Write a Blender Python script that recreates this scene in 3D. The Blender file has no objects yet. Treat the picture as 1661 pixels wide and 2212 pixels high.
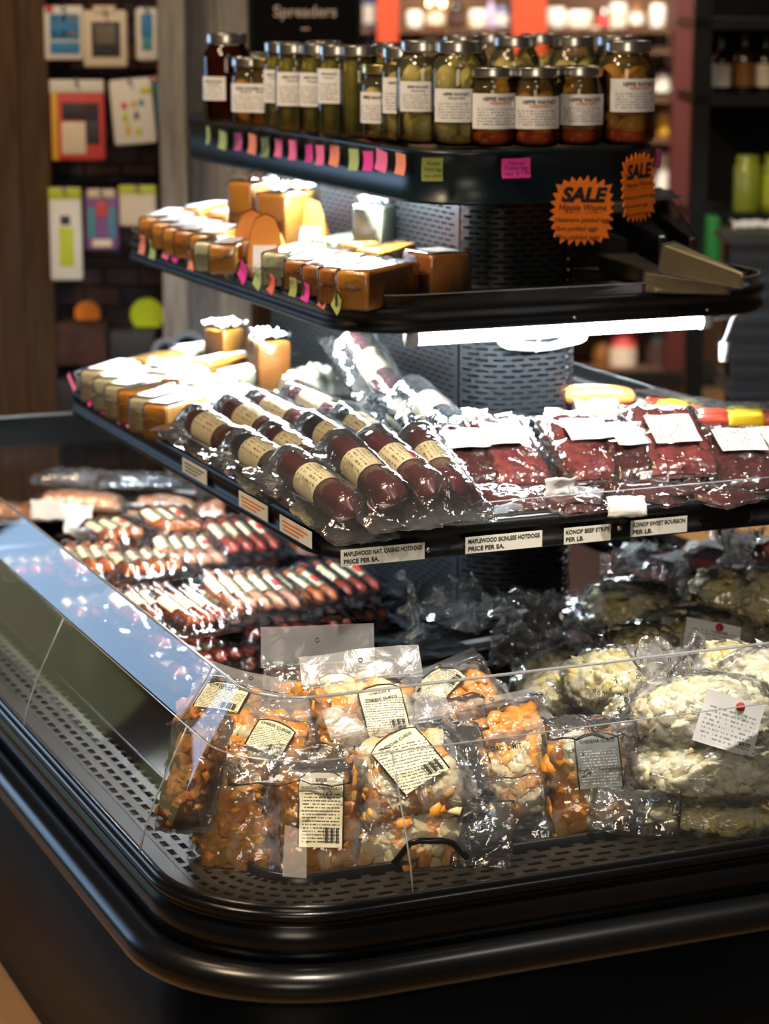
import bpy, math, random
from mathutils import Vector, Matrix, noise

# ------------------------------------------------------------------ camera
FPX, CX, CY = 5223.0, 830.5, 1106.0
TH = math.atan(1136 / FPX)          # downward pitch
PH = math.radians(22.7)             # heading, from +Y towards +X
EYE = Vector((0, 0, 1.65))
HEAD = Vector((math.sin(PH), math.cos(PH), 0))
RIGHT = Vector((math.cos(PH), -math.sin(PH), 0))
FWD = HEAD * math.cos(TH) - Vector((0, 0, math.sin(TH)))
UPV = HEAD * math.sin(TH) + Vector((0, 0, math.cos(TH)))
sc = bpy.context.scene
col = sc.collection
cam = bpy.data.cameras.new('camera')
cam.sensor_fit = 'VERTICAL'; cam.sensor_height = 36.0
cam.lens = 36.0 * FPX / 2212.0
cam.dof.use_dof = True; cam.dof.focus_distance = 3.36; cam.dof.aperture_fstop = 4.0
cam.clip_end = 60
camo = bpy.data.objects.new('camera', cam); col.objects.link(camo)
M3 = Matrix((RIGHT, UPV, -FWD)).transposed()
camo.matrix_world = Matrix.Translation(EYE) @ M3.to_4x4()
sc.camera = camo
# ------------------------------------------------------------------ world, added fill lamps, track spots, exposure
wd = bpy.data.worlds.new('world'); sc.world = wd; wd.use_nodes = True
wd.node_tree.nodes['Background'].inputs[0].default_value = (1.0, 0.86, 0.7, 1)
wd.node_tree.nodes['Background'].inputs[1].default_value = 0.03
sc.view_settings.view_transform = 'Standard'; sc.view_settings.look = 'None'
sc.view_settings.exposure = 0.0; sc.view_settings.gamma = 1.0
sc.view_settings.use_curve_mapping = False
sc.cycles.use_light_tree = False
sc.cycles.transparent_max_bounces = 16
sc.cycles.max_bounces = 4; sc.cycles.diffuse_bounces = 2; sc.cycles.glossy_bounces = 2; sc.cycles.transmission_bounces = 2
sc.cycles.caustics_reflective = False; sc.cycles.caustics_refractive = False
sc.cycles.sample_clamp_indirect = 6.0

def area(name, loc, target, sx, sy, power, color):
    l = bpy.data.lights.new(name, 'AREA'); l.shape = 'RECTANGLE'; l.size = sx; l.size_y = sy
    l.energy = power; l.color = color
    o = bpy.data.objects.new(name, l); col.objects.link(o)
    o.location = loc
    d = Vector(target) - Vector(loc)
    o.rotation_euler = d.to_track_quat('-Z', 'Y').to_euler()
    return o
def bg(u, v, d):
    """point of the scene seen at pixel (u,v) on an upright plane d metres along the heading"""
    k = FWD * FPX + RIGHT * (u - CX) + UPV * (CY - v)
    return EYE + k * (d / k.dot(HEAD))
# unseen fill lamps up high, added to light racks, left wall, floor and jars
area('ceiling_fill', (3.3, 6.7, 3.3), (4.0, 8.5, 1.7), 1.6, 0.4, 240, (1.0, 0.86, 0.7))
area('ceiling_fill', (0.2, 4.1, 3.2), (1.1, 5.9, 1.2), 0.5, 0.5, 24, (1.0, 0.72, 0.45))
area('ceiling_fill', (-0.4, 3.0, 3.2), (0.0, 3.4, 0.0), 0.6, 0.6, 60, (1.0, 0.76, 0.5))
area('ceiling_fill', (0.9, 1.2, 3.3), (1.7, 3.6, 1.3), 0.6, 0.6, 7, (1.0, 0.86, 0.68))
area('front_fill', (-0.9, -1.2, 2.35), (1.9, 3.5, 0.75), 1.5, 1.3, 40, (1.0, 0.84, 0.64))  # low warm fill behind the viewer, added to reach under the shelf
area('ceiling_fill', (3.2, 4.4, 3.3), (3.4, 5.5, 1.2), 0.4, 0.4, 11, (1.0, 0.9, 0.8))

def spot(name, loc, target, power, deg, color, r=.05):
    l = bpy.data.lights.new(name, 'SPOT'); l.energy = power; l.spot_size = math.radians(deg); l.spot_blend = .7
    l.color = color; l.shadow_soft_size = r
    o = bpy.data.objects.new(name, l); col.objects.link(o); o.location = loc
    o.rotation_euler = (Vector(target) - Vector(loc)).to_track_quat('-Z', 'Y').to_euler()
    return o
# track spots over the front of the cooler
spot('track_spot', (0.85, 1.9, 3.3), (1.18, 2.98, 0.55), 330, 30, (1.0, 0.88, 0.7))
spot('track_spot', (2.0, 2.0, 3.3), (1.8, 3.02, 0.55), 300, 30, (1.0, 0.93, 0.82))
# ------------------------------------------------------------------ pixel -> place helpers
def at(u, v, z):
    d = FWD * FPX + RIGHT * (u - CX) + UPV * (CY - v)
    return EYE + d * ((z - EYE.z) / d.z)
def atY(u, v, y):
    d = FWD * FPX + RIGHT * (u - CX) + UPV * (CY - v)
    return EYE + d * (y / d.y)
def atX(u, v, x):
    d = FWD * FPX + RIGHT * (u - CX) + UPV * (CY - v)
    return EYE + d * (x / d.x)
def zm(ox, oy, s): return lambda x, y: (ox + x * s, oy + y * s)
Z4 = zm(260, 370, .301); Z5 = zm(560, 400, .301); Z6 = zm(1000, 440, .398); Z7 = zm(140, 670, .313)
Z8 = zm(380, 740, .4094); ZJ = zm(860, 820, .4822); ZA = zm(0, 880, .301); ZB = zm(200, 1060, .4214)
ZE = zm(360, 1360, .4455); ZF = zm(960, 1100, .422)
rnd = random.Random(7)

# ------------------------------------------------------------------ materials
MATS = {}
def new_mat(name):
    m = bpy.data.materials.new(name); m.use_nodes = True
    MATS[name] = m
    return m, m.node_tree.nodes, m.node_tree.links
def pbr(name, c, rough=.5, metal=0.0, var=0.0, scale=20.0, c2=None, bump=0.0, bscale=60.0, coat=0.0, sss=0.0, spec=.5, stretch=None, trans=0.0):
    m, N, L = new_mat(name)
    b = N['Principled BSDF']
    b.inputs['Base Color'].default_value = (*c, 1)
    b.inputs['Roughness'].default_value = rough
    b.inputs['Metallic'].default_value = metal
    b.inputs['Specular IOR Level'].default_value = spec
    if coat: b.inputs['Coat Weight'].default_value = coat; b.inputs['Coat Roughness'].default_value = .08
    if sss:
        b.inputs['Subsurface Weight'].default_value = sss; b.inputs['Subsurface Radius'].default_value = (.012, .008, .004)
        b.inputs['Subsurface Scale'].default_value = .6
    if c2 or bump:
        tc = N.new('ShaderNodeTexCoord')
        src = tc.outputs['Object']
        if stretch:
            mp = N.new('ShaderNodeMapping'); mp.inputs['Scale'].default_value = stretch
            L.new(src, mp.inputs[0]); src = mp.outputs[0]
    if c2:
        n = N.new('ShaderNodeTexNoise'); n.inputs['Scale'].default_value = scale; n.inputs['Detail'].default_value = 4
        L.new(src, n.inputs['Vector'])
        r = N.new('ShaderNodeValToRGB'); r.color_ramp.elements[0].position = .35; r.color_ramp.elements[1].position = .65
        r.color_ramp.elements[0].color = (*c, 1); r.color_ramp.elements[1].color = (*c2, 1)
        L.new(n.outputs['Fac'], r.inputs[0]); L.new(r.outputs[0], b.inputs['Base Color'])
    if bump:
        n2 = N.new('ShaderNodeTexNoise'); n2.inputs['Scale'].default_value = bscale; n2.inputs['Detail'].default_value = 3
        L.new(src, n2.inputs['Vector'])
        bp = N.new('ShaderNodeBump'); bp.inputs['Strength'].default_value = bump; bp.inputs['Distance'].default_value = .004
        L.new(n2.outputs['Fac'], bp.inputs['Height']); L.new(bp.outputs[0], b.inputs['Normal'])
    return m
def film(name, tint=(.97, .98, 1.0), haze=.06, gloss=1.0, base=.04, rough=.1, bump=.5, bscale=45.0, hazecol=(.9, .92, .95), patch=0.0):
    """thin clear sheet: light passes straight through, part of it is mirrored by Fresnel, a little is scattered"""
    m, N, L = new_mat(name)
    N.remove(N['Principled BSDF']); out = N['Material Output']
    tr = N.new('ShaderNodeBsdfTransparent'); tr.inputs[0].default_value = (*tint, 1)
    gl = N.new('ShaderNodeBsdfGlossy'); gl.inputs['Roughness'].default_value = rough
    fr = N.new('ShaderNodeFresnel'); fr.inputs[0].default_value = 1.45
    ma = N.new('ShaderNodeMath'); ma.operation = 'MULTIPLY_ADD'; ma.use_clamp = True
    ma.inputs[1].default_value = gloss; ma.inputs[2].default_value = base
    L.new(fr.outputs[0], ma.inputs[0])
    m1 = N.new('ShaderNodeMixShader'); L.new(ma.outputs[0], m1.inputs[0]); L.new(tr.outputs[0], m1.inputs[1]); L.new(gl.outputs[0], m1.inputs[2])
    last = m1
    if bump:
        tc = N.new('ShaderNodeTexCoord')
        n2 = N.new('ShaderNodeTexNoise'); n2.inputs['Scale'].default_value = bscale; n2.inputs['Detail'].default_value = 3; n2.inputs['Distortion'].default_value = .6
        L.new(tc.outputs['Object'], n2.inputs['Vector'])
        bp = N.new('ShaderNodeBump'); bp.inputs['Strength'].default_value = bump; bp.inputs['Distance'].default_value = .004
        L.new(n2.outputs['Fac'], bp.inputs['Height']); L.new(bp.outputs[0], gl.inputs['Normal']); L.new(bp.outputs[0], fr.inputs['Normal'])
    if haze:
        df = N.new('ShaderNodeBsdfDiffuse'); df.inputs[0].default_value = (*hazecol, 1)
        tl = N.new('ShaderNodeBsdfTranslucent'); tl.inputs[0].default_value = (*hazecol, 1)
        mm = N.new('ShaderNodeMixShader'); mm.inputs[0].default_value = .5
        L.new(df.outputs[0], mm.inputs[1]); L.new(tl.outputs[0], mm.inputs[2])
        m2 = N.new('ShaderNodeMixShader'); m2.inputs[0].default_value = haze
        if patch:      # random milky patches: cloudy film, with glare put into the colour
            tc2 = N.new('ShaderNodeTexCoord'); n3 = N.new('ShaderNodeTexNoise'); n3.inputs['Scale'].default_value = patch; n3.inputs['Detail'].default_value = 4; n3.inputs['Distortion'].default_value = 1.2
            L.new(tc2.outputs['Object'], n3.inputs['Vector'])
            mr = N.new('ShaderNodeMapRange'); mr.inputs[1].default_value = .48; mr.inputs[2].default_value = .68; mr.inputs[3].default_value = haze * .25; mr.inputs[4].default_value = haze * 2.6
            L.new(n3.outputs['Fac'], mr.inputs[0]); L.new(mr.outputs[0], m2.inputs[0])
        L.new(m1.outputs[0], m2.inputs[1]); L.new(mm.outputs[0], m2.inputs[2]); last = m2
    L.new(last.outputs[0], out.inputs[0])
    return m
def tinted(name, c, gloss=.04):
    m, N, L = new_mat(name)
    N.remove(N['Principled BSDF']); out = N['Material Output']
    tr = N.new('ShaderNodeBsdfTransparent'); tr.inputs[0].default_value = (*c, 1)
    df = N.new('ShaderNodeBsdfDiffuse'); df.inputs[0].default_value = (c[0] * .6, c[1] * .6, c[2] * .6, 1)
    mx = N.new('ShaderNodeMixShader'); mx.inputs[0].default_value = .12
    L.new(tr.outputs[0], mx.inputs[1]); L.new(df.outputs[0], mx.inputs[2]); L.new(mx.outputs[0], out.inputs[0])
    return m
def printed(name, paper, ink, rows=14, axis=1, amount=.5, xs=30, rough=.45, lo=.06, hi=.78):
    """paper with lines of small print (flat print, rows run across the label)"""
    m, N, L = new_mat(name)
    b = N['Principled BSDF']; b.inputs['Roughness'].default_value = rough
    tc = N.new('ShaderNodeTexCoord'); sp = N.new('ShaderNodeSeparateXYZ'); L.new(tc.outputs['Generated'], sp.inputs[0])
    def math_(op, a, bb, clamp=False):
        n = N.new('ShaderNodeMath'); n.operation = op; n.use_clamp = clamp
        for i, q in enumerate((a, bb)):
            if q is None: continue
            if isinstance(q, (int, float)): n.inputs[i].default_value = q
            else: L.new(q, n.inputs[i])
        return n.outputs[0]
    yv = sp.outputs[axis]
    row = math_('MULTIPLY', yv, rows)
    fr = math_('FRACT', row, None)
    line = math_('MULTIPLY', math_('GREATER_THAN', fr, .38), math_('LESS_THAN', fr, .8))
    fl = math_('FLOOR', row, None)
    cb = N.new('ShaderNodeCombineXYZ')
    L.new(math_('MULTIPLY', sp.outputs[0], xs), cb.inputs[0]); L.new(math_('MULTIPLY', fl, 3.7), cb.inputs[1])
    nz = N.new('ShaderNodeTexNoise'); nz.inputs['Scale'].default_value = 1.0; L.new(cb.outputs[0], nz.inputs['Vector'])
    word = math_('GREATER_THAN', nz.outputs['Fac'], 1 - amount)
    x = sp.outputs[0]
    inside = math_('MULTIPLY', math_('GREATER_THAN', x, .08), math_('LESS_THAN', x, .92))
    inside = math_('MULTIPLY', inside, math_('MULTIPLY', math_('GREATER_THAN', yv, lo), math_('LESS_THAN', yv, hi)))
    fac = math_('MULTIPLY', math_('MULTIPLY', line, word), inside)
    mx = N.new('ShaderNodeMix'); mx.data_type = 'RGBA'
    mx.inputs[6].default_value = (*paper, 1); mx.inputs[7].default_value = (*ink, 1)
    L.new(fac, mx.inputs[0]); L.new(mx.outputs[2], b.inputs['Base Color'])
    return m
def emit(name, c, s):
    m, N, L = new_mat(name); b = N['Principled BSDF']
    b.inputs['Base Color'].default_value = (.9, .9, .9, 1)
    b.inputs['Emission Color'].default_value = (*c, 1); b.inputs['Emission Strength'].default_value = s
    return m
def wood(name, c1, c2, scale=6.0, stretch=(9, 9, .7), rough=.8, bump=.5):
    m, N, L = new_mat(name); b = N['Principled BSDF']; b.inputs['Roughness'].default_value = rough
    tc = N.new('ShaderNodeTexCoord'); mp = N.new('ShaderNodeMapping'); mp.inputs['Scale'].default_value = stretch
    L.new(tc.outputs['Object'], mp.inputs[0])
    n = N.new('ShaderNodeTexNoise'); n.inputs['Scale'].default_value = scale; n.inputs['Detail'].default_value = 8; n.inputs['Roughness'].default_value = .65
    L.new(mp.outputs[0], n.inputs['Vector'])
    r = N.new('ShaderNodeValToRGB'); r.color_ramp.elements[0].position = .3; r.color_ramp.elements[1].position = .72
    r.color_ramp.elements[0].color = (*c1, 1); r.color_ramp.elements[1].color = (*c2, 1)
    L.new(n.outputs['Fac'], r.inputs[0]); L.new(r.outputs[0], b.inputs['Base Color'])
    bp = N.new('ShaderNodeBump'); bp.inputs['Strength'].default_value = bump; bp.inputs['Distance'].default_value = .01
    L.new(n.outputs['Fac'], bp.inputs['Height']); L.new(bp.outputs[0], b.inputs['Normal'])
    return m

pbr('black_gloss', (.003, .003, .0035), .2, spec=.35)
pbr('black_satin', (.005, .005, .006), .42, spec=.3, bump=.05, bscale=300)
pbr('black_matt', (.004, .004, .004), .8, spec=.2)
pbr('rubber', (.003, .003, .0035), .25, spec=.4)
pbr('case_sheen', (.002, .0035, .006), .5, c2=(.004, .007, .011), scale=4, spec=.15)  # black case; blue sheen of reflected light put into the colour
pbr('fascia_sheen', (.004, .012, .018), .3, spec=.4, bump=.04, bscale=250)  # black fascia; its teal reflection put into the base colour
pbr('tray_black', (.01, .01, .011), .28)
pbr('deck_metal', (.075, .066, .055), .5, metal=.2, c2=(.095, .083, .068), scale=8, bump=.05, bscale=200)  # beige of the reflected floor put into the grille metal
pbr('perf_metal', (.03, .033, .037), .33, metal=.6)
pbr('light_metal', (.55, .56, .58), .35, metal=.5)
pbr('chrome', (.75, .76, .78), .18, metal=1.0)
pbr('white_plastic', (.82, .84, .86), .4)
pbr('cream_tag', (.74, .72, .64), .55)
pbr('ink', (.012, .012, .014), .6)
pbr('ink_grey', (.1, .1, .1), .6)
pbr('ink_red', (.6, .03, .03), .6)
pbr('ink_orange', (.75, .2, .02), .6)
pbr('ink_green', (.05, .35, .08), .6)
pbr('chalk', (.6, .5, .46), .9)
pbr('chalkboard', (.004, .004, .004), .9, spec=.1)
pbr('note_pink', (.95, .2, .5), .7); pbr('note_magenta', (.92, .06, .48), .7); pbr('note_peach', (.95, .34, .22), .7)
pbr('note_green', (.45, .62, .24), .7); pbr('note_olive', (.42, .5, .12), .7); pbr('note_coral', (.9, .2, .13), .7)
pbr('sale_orange', (1.0, .22, .012), .7)
pbr('star_orange', (1.0, .25, .01), .7); pbr('star_lime', (.55, .72, .01), .7)
film('film', haze=.035, gloss=2.0, base=.045, rough=.06, bump=.75, bscale=36)
film('film_soft', haze=.1, gloss=1.3, base=.03, rough=.12, bump=.8, bscale=26)
film('film_bag', haze=.11, gloss=2.0, base=.05, rough=.07, bump=.9, bscale=30, patch=26)
film('film_milky', haze=.2, gloss=1.5, base=.04, rough=.12, bump=.9, bscale=34, patch=30)
film('film_haze', haze=.3, gloss=1.0, base=.03, rough=.2, bump=.5, bscale=30)
film('wrap', haze=.02, gloss=1.3, base=.03, rough=.07, bump=.35, bscale=60)
film('acrylic', tint=(.985, .99, .995), haze=.012, gloss=1.0, base=.01, rough=.015, bump=.012, bscale=3)
film('acrylic_edge', tint=(.8, .86, .95), haze=.35, gloss=1.0, base=.18, rough=.1, bump=0)
film('glass', tint=(.97, .985, .97), haze=.0, gloss=1.0, base=.01, rough=.02, bump=0)
tinted('brine_yellow', (.95, .9, .6)); tinted('brine_green', (.82, .78, .42)); tinted('brine_amber', (.9, .7, .36)); tinted('brine_dark', (.3, .06, .03))
pbr('egg', (.78, .72, .5), .3, sss=.15, c2=(.7, .62, .4), scale=30)
pbr('egg_red', (.8, .62, .36), .3, c2=(.72, .42, .16), scale=40)
pbr('pickle', (.22, .2, .035), .3, c2=(.36, .33, .08), scale=40)
pbr('chili', (.6, .03, .008), .35, c2=(.75, .12, .02), scale=60)
pbr('spice', (.3, .18, .03), .5, c2=(.5, .3, .08), scale=80)
pbr('beet', (.09, .01, .01), .35)
pbr('lid_silver', (.62, .6, .56), .28, metal=1.0); pbr('lid_gold', (.75, .6, .25), .28, metal=1.0)
printed('jar_label', (.86, .86, .88), (.2, .2, .22), rows=12, axis=2, amount=.55, xs=40, hi=.62)
printed('deli_label', (.85, .85, .86), (.35, .36, .38), rows=12, axis=1, amount=.5, xs=26)
printed('curd_label', (.8, .73, .5), (.07, .06, .05), rows=22, axis=1, amount=.55, xs=42, hi=.74)
printed('curd_label_dark', (.18, .2, .2), (.6, .6, .55), rows=18, axis=1, amount=.5, xs=26, hi=.7)
printed('cream_label', (.78, .68, .42), (.25, .17, .06), rows=9, axis=1, amount=.5, xs=16)
printed('cheese_label', (.82, .83, .86), (.35, .4, .55), rows=10, axis=1, amount=.5, xs=20)
printed('cheese_label_green', (.85, .86, .82), (.1, .42, .16), rows=7, axis=1, amount=.55, xs=9)
printed('cheese_label_red', (.86, .84, .82), (.75, .12, .1), rows=7, axis=1, amount=.5, xs=9)
pbr('cheddar', (.86, .34, .03), .38, c2=(.9, .4, .05), scale=12, coat=.3)
pbr('cheddar_dark', (.6, .2, .02), .38, c2=(.72, .27, .03), scale=10, coat=.3)
pbr('cheddar_brown', (.45, .13, .015), .38, c2=(.62, .22, .03), scale=26, coat=.3)
pbr('cheese_pale', (.82, .78, .5), .4, c2=(.76, .76, .46), scale=12, coat=.3)
pbr('cheese_green', (.66, .72, .42), .4, c2=(.78, .78, .52), scale=18, coat=.3)
pbr('cheese_cream', (.86, .76, .5), .4, c2=(.86, .7, .36), scale=9, coat=.3)
pbr('cheese_white', (.85, .84, .76), .4, coat=.3)
pbr('gouda_red', (.75, .04, .05), .3, coat=.5)
pbr('rind', (.36, .26, .1), .45, c2=(.5, .37, .17), scale=14, coat=.3, bump=.2, bscale=40)
pbr('dark_wax', (.02, .012, .012), .3, coat=.5, c2=(.035, .02, .02), scale=14)
pbr('foil', (.7, .68, .72), .22, metal=1.0, bump=1.0, bscale=60)
pbr('curd_orange', (.9, .3, .015), .4, c2=(.92, .4, .05), scale=25)
pbr('curd_gold', (.85, .36, .03), .4, c2=(.9, .5, .1), scale=25)
pbr('curd_pale', (.86, .68, .34), .42, c2=(.9, .78, .5), scale=25)
pbr('curd_cream', (.88, .78, .42), .45, c2=(.9, .83, .56), scale=20)
pbr('curd_white', (.9, .86, .62), .45, c2=(.92, .89, .72), scale=20)
pbr('curd_yellow', (.82, .68, .22), .45, c2=(.84, .74, .32), scale=20)
pbr('sausage_maroon', (.055, .005, .008), .22, coat=.6, c2=(.075, .008, .011), scale=30)
pbr('sausage_black', (.008, .008, .01), .2, coat=.6)
pbr('sausage_red', (.32, .015, .012), .25, coat=.5)
pbr('hotdog_orange', (.72, .13, .02), .3, coat=.4, c2=(.8, .2, .04), scale=30)
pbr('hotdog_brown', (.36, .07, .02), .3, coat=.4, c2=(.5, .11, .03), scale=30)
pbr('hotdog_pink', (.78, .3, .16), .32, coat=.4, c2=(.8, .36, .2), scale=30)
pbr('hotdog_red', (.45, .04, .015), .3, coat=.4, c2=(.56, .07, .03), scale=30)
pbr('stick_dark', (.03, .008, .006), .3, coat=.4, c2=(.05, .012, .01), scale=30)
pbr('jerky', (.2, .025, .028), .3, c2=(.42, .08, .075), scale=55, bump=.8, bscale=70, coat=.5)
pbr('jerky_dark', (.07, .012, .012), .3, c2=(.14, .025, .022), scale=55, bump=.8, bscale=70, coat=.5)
pbr('salmon', (.82, .3, .1), .3, c2=(.86, .42, .2), scale=20, coat=.4, stretch=(1, 4, 1))
pbr('fish_skin', (.05, .05, .06), .25, metal=.4, c2=(.2, .2, .22), scale=12)
pbr('paper_white', (.84, .85, .86), .7, bump=.3, bscale=30)
pbr('yellow_label', (.9, .62, .02), .45)
pbr('orange_sausage', (.75, .2, .04), .28, coat=.5, c2=(.8, .28, .08), scale=30)
wood('barn_brown', (.028, .014, .007), (.11, .055, .022))
wood('barn_grey', (.13, .12, .11), (.42, .39, .36))
wood('barn_greybrown', (.05, .04, .03), (.17, .14, .1))
wood('floor_wood', (.3, .17, .07), (.38, .22, .1), scale=3, stretch=(.6, 5, 1), rough=.45, bump=.05)
wood('shelf_wood', (.07, .03, .014), (.13, .06, .03), stretch=(1, 8, 8))
pbr('mat_black', (.008, .008, .009), .8, bump=.3, bscale=120)
pbr('brick_a', (.045, .02, .018), .85, c2=(.09, .035, .03), scale=16, bump=.5, bscale=40)
pbr('brick_b', (.02, .014, .018), .85, c2=(.05, .03, .035), scale=16, bump=.5, bscale=40)
pbr('mortar', (.012, .01, .01), .9)
pbr('post_orange', (.42, .04, .007), .5); pbr('post_red', (.06, .006, .005), .55)
pbr('wall_dark', (.02, .014, .01), .8)
pbr('brown_wall', (.1, .05, .025), .8)
pbr('bottle_dark', (.012, .008, .008), .15, coat=.4); pbr('bottle_amber', (.22, .09, .02), .2, coat=.4)
pbr('bottle_blue', (.05, .1, .25), .25); pbr('bottle_lilac', (.4, .32, .5), .4); pbr('jar_green', (.3, .36, .03), .3, coat=.3)
pbr('crate_grey', (.045, .05, .06), .5); pbr('green_plastic', (.02, .3, .05), .5)
pbr('pack_white', (.74, .72, .68), .6); pbr('pack_cream', (.72, .62, .48), .6); pbr('pack_blue', (.03, .22, .5), .6); pbr('pack_red', (.6, .06, .06), .55)
pbr('pack_yellow', (.7, .4, .03), .55); pbr('pack_lime', (.5, .58, .04), .6); pbr('pack_teal', (.05, .25, .3), .6); pbr('pack_purple', (.2, .08, .25), .6); pbr('pack_dark', (.03, .03, .04), .6)
pbr('grey_rim', (.16, .2, .25), .4)
emit('tube_light', (.86, .96, 1.0), 210.0)
emit('bulb_warm', (1.0, .62, .25), 12.0)
emit('daylight', (.38, .64, 1.0), 4.5)
emit('lawn', (.1, .4, .04), .35)
MT = MATS

# ------------------------------------------------------------------ mesh helpers
def mk(name, verts, faces, mats, smooth=True, fm=None):
    me = bpy.data.meshes.new(name)
    me.from_pydata([tuple(v) for v in verts], [], faces)
    for m in (mats if isinstance(mats, (list, tuple)) else [mats]): me.materials.append(MT[m])
    if smooth: me.polygons.foreach_set('use_smooth', [True] * len(me.polygons))
    if fm: me.polygons.foreach_set('material_index', fm)
    me.update()
    return me
def remat(me, m):
    c = me.copy(); c.materials.clear(); c.materials.append(MT[m]); return c
def put(name, me, parent=None, loc=(0, 0, 0), rot=(0, 0, 0), scale=None, label=None):
    o = bpy.data.objects.new(name, me); col.objects.link(o)
    o.parent = parent; o.location = loc; o.rotation_euler = rot
    if scale: o.scale = scale
    if label: o['label'] = label
    return o
def tag(o, label, cat, group=None, kind=None):
    o['label'] = label
    if cat: o['category'] = cat
    if group: o['group'] = group
    if kind: o['kind'] = kind
    return o
def root(name, label, cat, group=None, loc=(0, 0, 0), mat=None, rz=0.0):
    o = bpy.data.objects.new(name, None); col.objects.link(o); o.empty_display_size = .02
    if mat is not None: o.matrix_world = mat
    else: o.location = loc; o.rotation_euler = (0, 0, rz)
    return tag(o, label, cat, group)
def struct(name, me, parent=None, **k):
    o = put(name, me, parent, **k)
    if parent is None: o['kind'] = 'structure'
    return o
_rb = {}
def rbox(w, d, h, b, mat, name='block'):
    """box w x d x h with rounded edges, standing on z=0, centred in x,y"""
    key = (round(w, 3), round(d, 3), round(h, 3), round(b, 4), mat)
    if key in _rb: return _rb[key]
    X, Y, Z = w / 2, d / 2, h
    vs, fs = [], []
    rings = []
    for (z, ins) in ((0, b), (b * .3, b * .3), (b, 0), (Z - b, 0), (Z - b * .3, b * .3), (Z, b)):
        ring = []
        cr = b
        for (sx, sy, a0) in ((1, 1, 0), (-1, 1, 90), (-1, -1, 180), (1, -1, 270)):
            for a in (0, 45, 90):
                t = math.radians(a0 + a)
                cx, cy = sx * (X - cr), sy * (Y - cr)
                rr = cr - ins
                ring.append(len(vs)); vs.append((cx + rr * math.cos(t), cy + rr * math.sin(t), z))
        rings.append(ring)
    n = 12
    for a, c in zip(rings, rings[1:]):
        for i in range(n):
            j = (i + 1) % n
            fs.append((a[i], a[j], c[j], c[i]))
    fs.append(tuple(reversed(rings[0]))); fs.append(tuple(rings[-1]))
    me = mk(name, vs, fs, mat)
    for p in (me.polygons[-1], me.polygons[-2]): p.use_smooth = False
    _rb[key] = me
    return me
def box(w, d, h, mat, name='box', x=0, y=0, z=0):
    vs = [(x + sx * w / 2, y + sy * d / 2, z + sz * h) for sz in (0, 1) for sx, sy in ((-1, -1), (1, -1), (1, 1), (-1, 1))]
    return mk(name, vs, [(3, 2, 1, 0), (4, 5, 6, 7), (0, 1, 5, 4), (1, 2, 6, 5), (2, 3, 7, 6), (3, 0, 4, 7)], mat, False)
def tube(pts, rad, mat, n=10, name='tube', cap=True, closed=False, flat=1.0):
    pts = [Vector(p) for p in pts]
    m = len(pts)
    rads = rad if isinstance(rad, (list, tuple)) else [rad] * m
    vs, fs = [], []
    t0 = (pts[1] - pts[0]).normalized()
    ref = Vector((0, 0, 1)) if abs(t0.z) < .9 else Vector((1, 0, 0))
    nrm = (ref - t0 * ref.dot(t0)).normalized()
    for i, p in enumerate(pts):
        if closed: t = (pts[(i + 1) % m] - pts[i - 1]).normalized()
        else: t = (pts[min(i + 1, m - 1)] - pts[max(i - 1, 0)]).normalized()
        nrm = (nrm - t * nrm.dot(t)).normalized()
        bn = t.cross(nrm)
        for k in range(n):
            a = 2 * math.pi * k / n
            vs.append(p + (nrm * math.sin(a) * flat + bn * math.cos(a)) * rads[i])
    rng = m if closed else m - 1
    for i in range(rng):
        j = (i + 1) % m
        for k in range(n):
            l = (k + 1) % n
            fs.append((i * n + k, i * n + l, j * n + l, j * n + k))
    if cap and not closed:
        fs.append(tuple(reversed(range(n)))); fs.append(tuple((m - 1) * n + k for k in range(n)))
    return mk(name, vs, fs, mat)
def lathe(prof, mat, n=24, name='lathe', capb=True, capt=True):
    vs, fs = [], []
    for r, z in prof:
        for k in range(n):
            a = 2 * math.pi * k / n
            vs.append((r * math.cos(a), r * math.sin(a), z))
    for i in range(len(prof) - 1):
        for k in range(n):
            l = (k + 1) % n
            fs.append((i * n + k, i * n + l, (i + 1) * n + l, (i + 1) * n + k))
    if capb: fs.append(tuple(reversed(range(n))))
    if capt: fs.append(tuple((len(prof) - 1) * n + k for k in range(n)))
    return mk(name, vs, fs, mat)
def blob(sx, sy, sz, mat, seed, amp=.25, freq=1.6, nu=10, nv=7, name='blob'):
    vs, fs = [], []
    off = Vector((seed * 3.1, seed * 1.7, seed * .9))
    vs.append(None)
    def P(d):
        k = 1 + amp * noise.noise(d * freq + off)
        return (d.x * sx * k, d.y * sy * k, d.z * sz * k)
    vs[0] = P(Vector((0, 0, -1)))
    for i in range(1, nv):
        b = -math.pi / 2 + math.pi * i / nv
        for k in range(nu):
            a = 2 * math.pi * k / nu
            vs.append(P(Vector((math.cos(b) * math.cos(a), math.cos(b) * math.sin(a), math.sin(b)))))
    vs.append(P(Vector((0, 0, 1))))
    for k in range(nu): fs.append((0, 1 + (k + 1) % nu, 1 + k))
    for i in range(nv - 2):
        for k in range(nu):
            l = (k + 1) % nu; a = 1 + i * nu
            fs.append((a + k, a + l, a + nu + l, a + nu + k))
    e = len(vs) - 1; a = 1 + (nv - 2) * nu
    for k in range(nu): fs.append((a + k, a + (k + 1) % nu, e))
    return mk(name, vs, fs, mat)
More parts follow.
